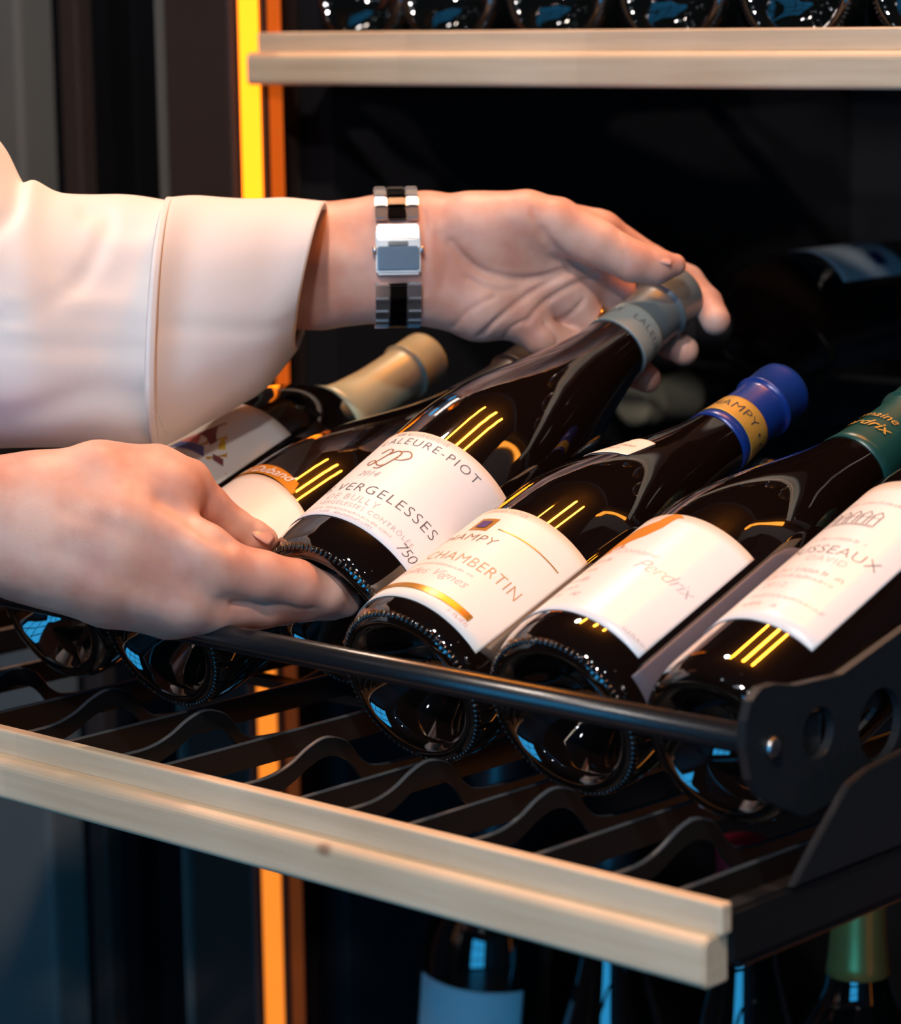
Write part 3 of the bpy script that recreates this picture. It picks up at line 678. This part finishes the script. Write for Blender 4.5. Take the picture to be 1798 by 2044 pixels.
def surface_nets(D, org, h):
    nx, ny, nz = D.shape
    S = D < 0
    c = np.zeros((nx - 1, ny - 1, nz - 1), np.int8)
    for i in (0, 1):
        for j in (0, 1):
            for k in (0, 1): c += S[i:nx - 1 + i, j:ny - 1 + j, k:nz - 1 + k]
    act = (c > 0) & (c < 8); ids = -np.ones(act.shape, np.int64); I = np.argwhere(act); ids[act] = np.arange(len(I))
    acc = np.zeros((len(I), 3)); cnt = np.zeros(len(I))
    corners = [(i, j, k) for i in (0, 1) for j in (0, 1) for k in (0, 1)]
    for a in corners:
        for ax in range(3):
            if a[ax] == 0:
                b = list(a); b[ax] = 1
                da = D[I[:, 0] + a[0], I[:, 1] + a[1], I[:, 2] + a[2]]; db = D[I[:, 0] + b[0], I[:, 1] + b[1], I[:, 2] + b[2]]
                m_ = (da < 0) != (db < 0); t = np.where(m_, da / np.where(m_, da - db, 1), 0)
                p = np.tile(np.array(a, float), (len(I), 1)); p[:, ax] += t
                acc += p * m_[:, None]; cnt += m_
    V = org + (I + acc / cnt[:, None]) * h
    F = []
    for ax in range(3):
        u, v = (ax + 1) % 3, (ax + 2) % 3
        sl0 = [slice(None)] * 3; sl1 = [slice(None)] * 3; sl0[ax] = slice(0, -1); sl1[ax] = slice(1, None)
        ch = S[tuple(sl0)] != S[tuple(sl1)]
        E = np.argwhere(ch); ok = (E[:, u] > 0) & (E[:, v] > 0) & (E[:, u] < D.shape[u] - 1) & (E[:, v] < D.shape[v] - 1); E = E[ok]
        def cid(du, dv):
            q = E.copy(); q[:, u] -= du; q[:, v] -= dv; return ids[q[:, 0], q[:, 1], q[:, 2]]
        Q = np.stack([cid(1, 1), cid(0, 1), cid(0, 0), cid(1, 0)], 1)
        flip = ~S[E[:, 0], E[:, 1], E[:, 2]]; Q[flip] = Q[flip][:, ::-1]
        F.append(Q)
    return V, np.vstack(F)
def organic(name, groups, h, mat, parent, grooves=(), kjoin=.35, relax=2, bumps=()):
    """one continuous skin round tapered limbs. groups: (k, [chain,...]); chain: [(point cm, radius cm), ...];
    grooves: (polyline cm, width, depth) pressed into the skin; bumps: (centre, radius, height)"""
    pts = np.array([p for k, chs in groups for ch in chs for p, r in ch]); rmax = max(r for k, chs in groups for ch in chs for p, r in ch)
    lo = pts.min(0) - rmax - 1; hi = pts.max(0) + rmax + 1
    n = np.ceil((hi - lo) / h).astype(int) + 1
    ax = [(lo[i] + h * np.arange(n[i])).astype(np.float32) for i in range(3)]
    G = np.meshgrid(*ax, indexing='ij', sparse=True)
    D = None
    for k, chs in groups:
        g = None
        for ch in chs:
            d = None
            for (a, ra), (b, rb) in zip(ch, ch[1:]):
                q = rcone(G, np.array(a, float), ra, np.array(b, float), rb); d = q if d is None else smin(d, q, .25)
            g = d if g is None else smin(g, d, k)
        D = g if D is None else smin(D, g, kjoin)
    for pl, wd, dp in grooves:             # creases run along the surface: found by walking in from the near side
        pl = spline(np.array(pl), 4)
        sur = []
        for p in pl:
            ij = [int(np.clip(round((p[k] - lo[k]) / h), 0, n[k] - 1)) for k in (0, 1)]
            col = D[ij[0], ij[1], :]; k = int(np.argmax(col < 0))
            if col[k] < 0: sur.append(np.array([p[0], p[1], ax[2][k]], float))
        d = None
        for a, b in zip(sur, sur[1:]):
            if abs(a[2] - b[2]) > .8: continue
            q = rcone(G, a, 0, b, 0); d = q if d is None else np.minimum(d, q)
        if d is not None: D = D + dp * np.exp(-(d / wd) ** 2)
    for c, r, hh in bumps:
        D = D - hh * np.exp(-((G[0] - c[0]) ** 2 + (G[1] - c[1]) ** 2 + (G[2] - c[2]) ** 2) / (r * r))
    V, F = surface_nets(D, lo, h)
    for _ in range(relax):                 # light smoothing of the grid steps
        acc = np.zeros_like(V); cnt = np.zeros(len(V))
        for i in range(4):
            a, b = F[:, i], F[:, (i + 1) % 4]
            np.add.at(acc, a, V[b]); np.add.at(acc, b, V[a]); np.add.at(cnt, a, 1); np.add.at(cnt, b, 1)
        V = .5 * V + .5 * acc / np.maximum(cnt, 1)[:, None]
    return mesh_obj(name, cm_world(V), F[:, ::-1], mat, parent, True)

person = empty('person', (-.95, -.35, FLOOR_Z)); tag(person, 'person in a white shirt reaching in from the left to lift a bottle', 'person')
PINV = Matrix.Translation((.95, .35, -FLOOR_Z))
def inperson(o): o.parent = person; o.matrix_parent_inverse = PINV; return o

# left hand, palm to the camera, round the neck of the lifted bottle
DL = 1.490
def L(px, py, dz=0.0, r=None):
    p = cam_cm(px, py, DL + dz / 100.0)
    return p if r is None else (p, r)
arm = [[L(480, 500, 0, 1.9), L(640, 480, 0, 1.95), L(760, 472, 0, 2.12), L(850, 468, .2, 2.1)], [L(480, 590, 0, 1.9), L(640, 580, 0, 2.0), L(760, 562, 0, 2.12), L(850, 565, .2, 2.0)], [L(600, 530, -.6, 2.1), L(830, 520, -.4, 2.1)]]
palm = [[L(850, 470, .2, 2.05), L(960, 475, -.3, 2.15), L(1060, 470, -.2, 1.75)],
        [L(850, 520, .2, 2.0), L(1000, 520, .3, 1.9), L(1165, 520, 1.3, 1.45)],
        [L(850, 565, .2, 1.95), L(960, 605, .1, 2.0), L(1035, 625, .3, 1.45)],
        [L(930, 480, .8, 1.8), L(1090, 450, 1.6, 1.45), L(1185, 460, 2.2, 1.15)],
        [L(960, 560, .5, 1.8), L(1110, 575, 1.0, 1.45), L(1150, 590, 1.3, 1.2)]]
thumb = [[L(940, 455, -.6, 1.9), L(1050, 440, -1.0, 1.55), L(1110, 448, -1.2, 1.38), L(1190, 486, -1.2, 1.22), L(1262, 522, -1.0, 1.06), L(1310, 532, -.8, .92), L(1346, 529, -.6, .60)]]
index = [[L(1150, 465, 2.2, 1.12), L(1205, 465, 2.6, 1.05), L(1300, 525, 3.8, .92), L(1372, 562, 4.4, .86), L(1410, 605, 3.6, .82), L(1428, 640, 2.6, .80)]]
middle = [[L(1160, 540, 1.4, 1.15), L(1235, 590, 2.4, 1.02), L(1300, 650, 4.0, .9), L(1340, 685, 4.2, .84), L(1364, 700, 3.4, .82)]]
ringf = [[L(1130, 600, 1.1, 1.1), L(1195, 655, 1.8, .95), L(1240, 715, 3.4, .85), L(1272, 745, 3.6, .8), L(1291, 756, 3.0, .76)]]
pinky = [[L(1035, 630, .4, 1.15), L(1080, 672, .3, 1.0), L(1140, 695, .9, .86), L(1190, 725, 2.2, .75), L(1225, 745, 2.4, .66)]]
fr = -2.0
gro = [([L(900, 492), L(925, 522), L(962, 548), L(1020, 562), L(1085, 556), L(1150, 533)], .20, .26),
       ([L(958, 672), L(1000, 634), L(1055, 590), L(1095, 565), L(1135, 545)], .15, .20),
       ([L(1050, 645), L(1078, 612), L(1120, 582), L(1190, 548)], .15, .20),
       ([L(905, 655), L(935, 625), L(985, 598)], .13, .09), ([L(930, 560), L(985, 585), L(1040, 575)], .16, .07),
       ([L(1080, 470), L(1105, 500), L(1150, 528), L(1200, 548)], .20, .16), ([L(1060, 430), L(1075, 470), L(1095, 500)], .16, .07),
       ([L(1085, 648), L(1108, 672), L(1112, 705)], .12, .12), ([L(1000, 690), L(1015, 660), L(1045, 640)], .12, .10),
       ([L(1110, 640), L(1140, 625), L(1165, 600)], .13, .14), ([L(1230, 470), L(1240, 505), L(1243, 548)], .10, .06), ([L(1222, 470), L(1231, 505), L(1233, 545)], .08, .04),
       ([L(845, 430), L(850, 500), L(847, 590)], .16, .08), ([L(875, 480), L(890, 530), L(880, 580)], .3, .05), ([L(700, 470), L(735, 530), L(730, 590)], .5, .06)]
lh = inperson(organic('left_hand', [(.9, arm + palm), (.5, thumb), (.5, index), (.5, middle), (.5, ringf), (.5, pinky)], .10, M['skin'], None, gro, .45))
# right hand, back to the camera, under the base of the lifted bottle
DR = 1.300
def Rr(px, py, dz=0.0, r=None):
    p = cam_cm(px, py, DR + dz / 100.0)
    return p if r is None else (p, r)
arm = [[Rr(-560, 1010, 0, 3.4), Rr(-250, 1030, 0, 3.0), Rr(0, 1020, 0, 2.2), Rr(60, 1010, .2, 2.2)], [Rr(-560, 1100, 0, 3.2), Rr(-250, 1100, 0, 2.9), Rr(0, 1085, 0, 2.1), Rr(80, 1100, 0, 2.1)]]
back = [[Rr(30, 1010, .3, 2.2), Rr(200, 970, .8, 2.0), Rr(330, 985, 1.2, 1.75)],
        [Rr(40, 1050, 0, 2.2), Rr(240, 1060, -.2, 2.3), Rr(400, 1110, -.2, 1.55)],
        [Rr(50, 1095, 0, 2.1), Rr(220, 1140, -.2, 2.15), Rr(380, 1190, .2, 1.55)],
        [Rr(70, 1110, .4, 1.9), Rr(220, 1175, .8, 1.75), Rr(330, 1215, 1.2, 1.3)]]
thumb = [[Rr(200, 970, 1.0, 1.95), Rr(310, 955, 1.8, 1.55), Rr(372, 968, 2.4, 1.18), Rr(418, 1006, 3.0, .86), Rr(470, 1049, 3.8, .76), Rr(505, 1070, 4.2, .76), Rr(526, 1079, 4.5, .70)]]
index = [[Rr(390, 1110, -.2, 1.5), Rr(440, 1135, -.2, 1.35), Rr(520, 1152, .4, 1.20), Rr(590, 1166, 1.4, 1.12), Rr(650, 1184, 2.4, .95), Rr(692, 1203, 3.3, .66)]]
middle = [[Rr(370, 1205, .3, 1.45), Rr(430, 1212, .6, 1.2), Rr(530, 1208, 1.6, 1.02), Rr(610, 1200, 2.8, .92), Rr(660, 1205, 3.8, .8)]]
ringf = [[Rr(340, 1220, 1.2, 1.2), Rr(430, 1225, 2.2, 1.05), Rr(520, 1215, 3.6, .92), Rr(570, 1215, 4.6, .8)]]
pinky = [[Rr(300, 1215, 2.0, 1.0), Rr(370, 1225, 3.2, .88), Rr(430, 1220, 4.4, .75)]]
gro = [([Rr(330, 1000), Rr(395, 1045), Rr(455, 1085)], .45, .28),
       ([Rr(465, 1203), Rr(540, 1208), Rr(620, 1217)], .14, .14),
       ([Rr(498, 1045), Rr(496, 1062), Rr(488, 1085)], .08, .05), ([Rr(505, 1048), Rr(503, 1066), Rr(496, 1088)], .06, .04),
       ([Rr(588, 1122), Rr(598, 1145), Rr(600, 1170)], .07, .04), ([Rr(604, 1124), Rr(612, 1146), Rr(612, 1170)], .07, .04), ([Rr(576, 1120), Rr(584, 1145)], .07, .03),
       ([Rr(150, 1020), Rr(260, 1060), Rr(360, 1110)], .5, .06), ([Rr(130, 1100), Rr(250, 1150), Rr(340, 1190)], .5, .06)]
bmp = [(Rr(412, 1115, -1.6), 1.1, .22), (Rr(372, 1205, -1.2), 1.0, .20), (Rr(385, 935, 1.6), .9, .10), (Rr(595, 1140, .2), .8, .05)]
rh = inperson(organic('right_hand', [(1.0, arm + back), (.6, thumb), (.55, index), (.4, middle), (.35, ringf), (.3, pinky)], .10, M['skin'], None, gro, .5, bumps=bmp))
# nails (seen on the two thumbs)
def nail(hand, c, along, up, ln, wd):
    a = np.array(along, float); a /= np.linalg.norm(a); u = np.array(up, float); u -= a * (u @ a); u /= np.linalg.norm(u); s = np.cross(a, u)
    V = []; F = []; n, m_ = 8, 8
    for i in range(n + 1):
        x = -1 + 2 * i / n
        for j in range(m_ + 1):
            y = -1 + 2 * j / m_; k = math.sqrt(max(0, 1 - .55 * max(0, abs(x) - .3) ** 2 / .49))
            V.append(c + a * (x * ln / 2) + s * (y * k * wd / 2) + u * (.10 * (1 - y * y) - .05 - .04 * x * x))
    for i in range(n):
        for j in range(m_):
            q = i * (m_ + 1) + j; F.append((q, q + 1, q + m_ + 2, q + m_ + 1))
    o = mesh_obj('nail', cm_world(np.array(V)), F, M['nail'], hand, True)
    o.matrix_parent_inverse = hand.matrix_parent_inverse @ Matrix.Identity(4) if False else Matrix.Identity(4)
    md = o.modifiers.new('t', 'SOLIDIFY'); md.thickness = .0006
    return o
def nail_at(hand, px, py, dirpx, up, ln, wd, sink=.05):
    bpy.context.view_layer.update()
    d = Vector(RM @ np.array([(px - CX) / FPX, -(py - CY) / FPX, 1.0]))
    ok, hit, nn, _ = hand.ray_cast(Vector(CAM), d)
    if not ok: return
    c = RM.T @ (np.array(hit) - CAM) * 100.0; n_ = RM.T @ np.array(nn); n_ = n_ if n_[2] < 0 else -n_
    u = n_ * .6 + np.array(up, float) * .4; u /= np.linalg.norm(u)
    nail(hand, c - u * sink, np.array([dirpx[0], -dirpx[1], 0.0]) + np.array([0, 0, .2]), u, ln, wd)
nail_at(lh, 1326, 517, (60, 16), (0, 1, -.2), .8, .5, .09)
nail_at(rh, 527, 1066, (40, 26), (.6, .8, 0), 1.0, .95)

# sleeve of the left arm: rings between an upper and a lower outline
def sleeve(name, top, bot, depth, thick, n_around=96, per=8, fold=None, parent=None, mat='cloth', endcap=False):
    T = spline(top, per); B = spline(bot, per); Dp = spline([(d,) for d in depth], per)[:, 0]; K = spline([(k,) for k in thick], per)[:, 0]
    V = []; F = []; n = len(T)
    for i in range(n):
        a = cam_cm(T[i][0], T[i][1], Dp[i]); b = cam_cm(B[i][0], B[i][1], Dp[i]); c = (a + b) / 2; e = (a - b) / 2
        for j in range(n_around):
            t = 2 * math.pi * j / n_around; ct, st = math.cos(t), math.sin(t)
            sg = lambda q, p: math.copysign(abs(q) ** p, q)
            p = c + e * sg(ct, .92) + np.array([0, 0, -1.0]) * K[i] * sg(st, .92)
            if fold:
                nrm = e / (np.linalg.norm(e)) * ct + np.array([0, 0, -1.0]) * st
                p = p + nrm * fold(p, i / (n - 1), t)
            V.append(p)
    for i in range(n - 1):
        for j in range(n_around):
            a = i * n_around + j; b = i * n_around + (j + 1) % n_around; F.append((a, b, b + n_around, a + n_around))
    o = mesh_obj(name, cm_world(np.array(V)), F, M[mat], parent, True)
    md = o.modifiers.new('cloth', 'SOLIDIFY'); md.thickness = .0012; md.offset = -1
    return o
def seg_dist(p, pl):
    best = 1e9
    for a, b in zip(pl, pl[1:]):
        a = np.array(a); b = np.array(b); ab = b - a; t = max(0, min(1, ((p - a) @ ab) / (ab @ ab + 1e-9))); best = min(best, float(np.linalg.norm(p - a - t * ab)))
    return best
def to_px(p): return np.array([CX + FPX * p[0] / p[2], CY - FPX * p[1] / p[2]])
cre = [(spline([(170, 425), (215, 430), (205, 480), (160, 560), (90, 610), (-30, 640)], 6), 16, .22), (spline([(330, 470), (250, 490), (180, 470)], 5), 18, -.12),
       (spline([(300, 622), (200, 612), (60, 610), (-60, 618)], 5), 12, -.16), (spline([(290, 700), (150, 695), (0, 690), (-60, 690)], 5), 14, .16),
       (spline([(290, 800), (180, 790), (60, 830), (-60, 850)], 5), 34, .25), (spline([(300, 540), (200, 560), (120, 540)], 5), 26, .10), (spline([(40, 350), (25, 420), (-30, 470)], 5), 18, .30)]
def fold_s(p, u, t):
    q = to_px(p)
    if math.sin(t) < -.2: return .15 * math.sin(9 * u + 3 * t)
    return sum(-dp * math.exp(-(seg_dist(q, pl) / wd) ** 2) for pl, wd, dp in cre) + .05 * math.sin(17 * u + 2.3 * t)
inperson(sleeve('sleeve', [(-440, 200), (-320, 180), (-180, 170), (-70, 215), (0, 285), (38, 350), (75, 362), (120, 383), (180, 390), (260, 392), (340, 402), (420, 410)],
       [(-560, 740), (-460, 800), (-330, 860), (-205, 890), (-60, 895), (40, 893), (110, 895), (180, 897), (240, 898), (300, 893), (350, 860), (420, 800)],
       [1.30, 1.32, 1.34, 1.36, 1.38, 1.385, 1.39, 1.40, 1.41, 1.42, 1.43, 1.44], [7, 7, 6.8, 6.6, 6.4, 6.2, 6, 5.8, 5.6, 5.4, 5.2, 4.8], fold=fold_s))
crc = [(spline([(300, 650), (400, 655), (520, 660), (600, 640)], 5), 14, .14), (spline([(330, 420), (305, 560), (292, 660), (296, 740)], 5), 7, .05), (spline([(380, 800), (460, 760), (560, 700)], 5), 40, .15)]
def fold_c(p, u, t):
    q = to_px(p)
    return sum(-dp * math.exp(-(seg_dist(q, pl) / wd) ** 2) for pl, wd, dp in crc) + .04 * math.sin(11 * u + 2 * t) if math.sin(t) > -.3 else 0
cuff = inperson(sleeve('cuff', [(343, 396), (400, 393), (460, 395), (520, 399), (580, 397), (652, 402)], [(318, 893), (362, 872), (420, 842), (480, 808), (535, 770), (590, 700)],
       [1.415, 1.43, 1.44, 1.45, 1.46, 1.47], [5.9, 5.8, 5.7, 5.6, 5.4, 5.2], fold=fold_c))
cuff.modifiers['cloth'].thickness = .0032
cuff2 = sleeve('cuff_hem', [(338, 395), (352, 395)], [(311, 897), (326, 889)], [1.414, 1.417], [6.02, 6.0], per=3); cuff2.parent = cuff; cuff2.modifiers['cloth'].thickness = .0025

st = spline([(312, 650), (304, 690), (302, 770), (316, 830), (334, 872)], 14); V = []; F = []
dg = bpy.context.evaluated_depsgraph_get(); ce = cuff.evaluated_get(dg)
for i in range(0, len(st) - 1, 2):
    ends = []
    for q in (st[i], st[i + 1]):
        d = Vector(RM @ np.array([(q[0] - CX) / FPX, -(q[1] - CY) / FPX, 1.0])); ok, hit, nn_, _ = ce.ray_cast(cuff.matrix_world.inverted() @ Vector(CAM), d)
        if ok: ends.append((np.array(hit), np.array(nn_)))
    if len(ends) == 2:
        (p, n1), (q, n2) = ends; k = len(V); sd = np.cross(q - p, n1); sd /= np.linalg.norm(sd) + 1e-9
        for r_ in (p, q):
            for s_ in (-1, 1): V.append(r_ + sd * s_ * .00045 + n1 * .0002)
        V.append((p + q) / 2 + n1 * .0008); F += [(k, k + 1, k + 4), (k + 1, k + 3, k + 4), (k + 3, k + 2, k + 4), (k + 2, k, k + 4)]
if F:
    so = mesh_obj('stitching', V, F, M['cloth'], cuff); so['kind'] = 'stuff'
# wristwatch bracelet with its folding clasp toward the camera
wt = empty('wristwatch'); wc = cm_world(cam_cm(791, 512, DL)); wt.location = tuple(wc)
tag(wt, 'steel wristwatch bracelet with folding clasp on the left wrist', 'watch')
ax_w = RM @ np.array([1, 0.02, 0.05]); ax_w /= np.linalg.norm(ax_w)     # along the forearm
upv = RM @ np.array([0, 1, 0]); upv -= ax_w * (upv @ ax_w); upv /= np.linalg.norm(upv); frv = np.cross(ax_w, upv); frv = frv if frv @ (RM @ np.array([0, 0, -1])) > 0 else -frv
HA, HB = .0347, .0278
def on_wrist(t, lift=0.0):
    """angle t (0 toward the camera, + upward) -> point, outward normal, tangent on the wrist oval"""
    p = frv * HB * math.cos(t) + upv * HA * math.sin(t)
    tg = -frv * HB * math.sin(t) + upv * HA * math.cos(t); tg /= np.linalg.norm(tg)
    nn = np.cross(tg, ax_w); nn = nn if nn @ p > 0 else -nn
    return wc + p + nn * lift, nn, tg
def wbox(name, t, w0, w1, ln, th, mat, lift=0.0, parent=wt, bev=.0006):
    p, nn, tg = on_wrist(t, lift)
    bm = bmesh.new(); bmesh.ops.create_cube(bm, size=1)
    for v in bm.verts:
        q = p + ax_w * ((w0 + w1) / 2 + v.co.x * (w1 - w0)) + tg * (v.co.y * ln) + nn * (v.co.z * th); v.co = Vector(q - wc)
    bmesh.ops.bevel(bm, geom=list(bm.edges), offset=bev, segments=2, affect='EDGES')
    o = bm_obj(name, bm, M[mat], parent); return o
W2 = .0112; n_l = 26
for i in range(n_l):
    t = 2 * math.pi * (i + .5) / n_l
    ts = (t + math.pi) % (2 * math.pi) - math.pi
    if abs(ts) < .38 or abs(abs(ts) - math.pi) < .55: continue
    o = wbox('link', t, -W2, -W2 + .0062, .0068, .0030, 'steel'); wbox('link', t, W2 - .0062, W2, .0068, .0030, 'steel')
    wbox('centre_link', t, -W2 + .0065, W2 - .0065, .0062, .0027, 'darkst')
cl = wbox('clasp', 0.0, -W2 - .0002, W2 + .0002, .0235, .0034, 'steel2', .0004, bev=.0012)
for t_, ln_, nm in ((.27, .0085, 'clasp_flap'), (-.10, .0125, 'clasp_flap')): wbox(nm, t_, -W2 + .0004, W2 - .0004, ln_, .0020, 'steel', .0026, cl, .0008)
wbox('clasp_lip', .105, -.0052, .0052, .0022, .0016, 'darkst', .0030, cl, .0004)
for s_ in (-1, 1):
    p, nn, tg = on_wrist(.02, .001); q0 = p + ax_w * (s_ * W2) - wc; q1 = p + ax_w * (s_ * (W2 + .0018)) - wc
    tube('clasp_button', q0, q1, .0022, M['steel'], cl, 14)
wbox('watch_case', math.pi, -.018, .018, .036, .010, 'steel2', .003, wt, .003)
# ring on the ring finger
a0, a1 = cm_world(L(1168, 634, 1.5)), cm_world(L(1186, 650, 1.75)); axr = (a1 - a0) / np.linalg.norm(a1 - a0)
bm = bmesh.new(); bmesh.ops.create_circle(bm, radius=.0103, segments=40)
V = []; F = []; n = 48
u = np.cross(axr, [0, 0, 1.0]); u /= np.linalg.norm(u); v = np.cross(axr, u); bm.free()
for i in range(n):
    t = 2 * math.pi * i / n; d = math.cos(t) * u + math.sin(t) * v
    for rr_, zz_ in ((.0104, -.0024), (.0112, -.0018), (.0112, .0018), (.0104, .0024), (.0099, 0)): V.append(d * rr_ + axr * zz_)
for i in range(n):
    for k in range(5): F.append((i * 5 + k, i * 5 + (k + 1) % 5, ((i + 1) % n) * 5 + (k + 1) % 5, ((i + 1) % n) * 5 + k))
fr_ = mesh_obj('finger_ring', V, F, M['ring'], None, True); fr_.location = tuple((a0 + a1) / 2)
tag(fr_, 'gold ring on the ring finger of the hand at the bottle neck', 'ring')

# rest of the person, left of the picture: shirt, trousers, neck and head
def wc_(x, y, z): return RM.T @ (np.array([x, y, z]) - CAM) * 100.0
def ch(*pts): return [(wc_(*p[:3]), p[3]) for p in pts]
shirt = [(8, [ch((-.86, -.36, -.12, 13.5), (-.86, -.36, .08, 13.5), (-.85, -.35, .26, 13.5)), ch((-.85, -.43, -.10, 11), (-.83, -.44, .24, 11.5)), ch((-.87, -.29, -.10, 11), (-.85, -.26, .24, 11.5)),
              ch((-.84, -.50, .36, 7.0), (-.86, -.35, .41, 7.0), (-.84, -.19, .36, 7.0))]),
         (4, [ch((-.84, -.19, .36, 7.4), (-.68, -.11, .30, 6.9), (-.52, -.085, .235, 6.6), (-.485, -.08, .228, 6.4))]), (4, [ch((-.84, -.50, .35, 7.2), (-.77, -.41, .18, 6.4), (-.68, -.29, .11, 5.8), (-.60, -.205, .10, 5.2), (-.535, -.14, .098, 4.9))])]
inperson(organic('shirt', shirt, .9, M['cloth'], None, (), 4, 2))
tr_m = simple('dark_trousers', (.02, .022, .03), .8, noise=.2, scale=80)
inperson(organic('trousers', [(6, [ch((-.86, -.36, -.10, 14.5), (-.86, -.36, -.22, 14)), ch((-.86, -.45, -.20, 9.5), (-.84, -.46, -.60, 7.5), (-.86, -.46, -1.00, 6)), ch((-.88, -.27, -.20, 9.5), (-.86, -.26, -.60, 7.5), (-.88, -.26, -1.00, 6))])], 1.0, tr_m, None, (), 3, 2))
for y_ in (-.46, -.26):
    inperson(organic('shoe', [(2, [ch((-.90, y_, -1.005, 4.2), (-.80, y_ + .02, -1.015, 3.6), (-.70, y_ + .03, -1.02, 3.0))])], .7, M['capblack'], None, (), 1, 2))
hd = inperson(organic('head', [(2.5, [ch((-.85, -.35, .40, 6.0), (-.83, -.34, .52, 5.6)), ch((-.85, -.35, .66, 8.6), (-.81, -.335, .655, 8.3)), ch((-.79, -.33, .60, 6.6), (-.76, -.32, .545, 4.6)), ch((-.735, -.31, .615, 1.0), (-.712, -.302, .585, 1.5)),
        ch((-.735, -.33, .55, 1.5), (-.74, -.30, .55, 1.5))]), (.6, [ch((-.86, -.435, .645, 1.0), (-.85, -.438, .605, .9))]), (.6, [ch((-.89, -.262, .645, 1.0), (-.88, -.262, .605, .9))])], .6, M['skin'], None, (), 1.0, 2,
        bumps=[(wc_(-.728, -.345, .635), 1.3, -.6), (wc_(-.738, -.285, .635), 1.3, -.6)]))
hair_m = simple('brown_hair', (.045, .025, .015), .55, noise=.4, scale=200, bump=.5)
o = organic('hair', [(3, [ch((-.87, -.355, .68, 9.0), (-.83, -.34, .70, 8.4)), ch((-.91, -.37, .66, 7.4), (-.91, -.37, .60, 6.0))])], .7, hair_m, None, (), 1, 2); o.parent = hd
for y_ in (-.345, -.285):
    e = organic('eye', [(1, [ch((-.744 - (y_ + .345) * .15, y_, .635, 1.1), (-.743 - (y_ + .345) * .15, y_, .635, 1.1))])], .25, M['white'], None, (), .3, 2); e.parent = hd
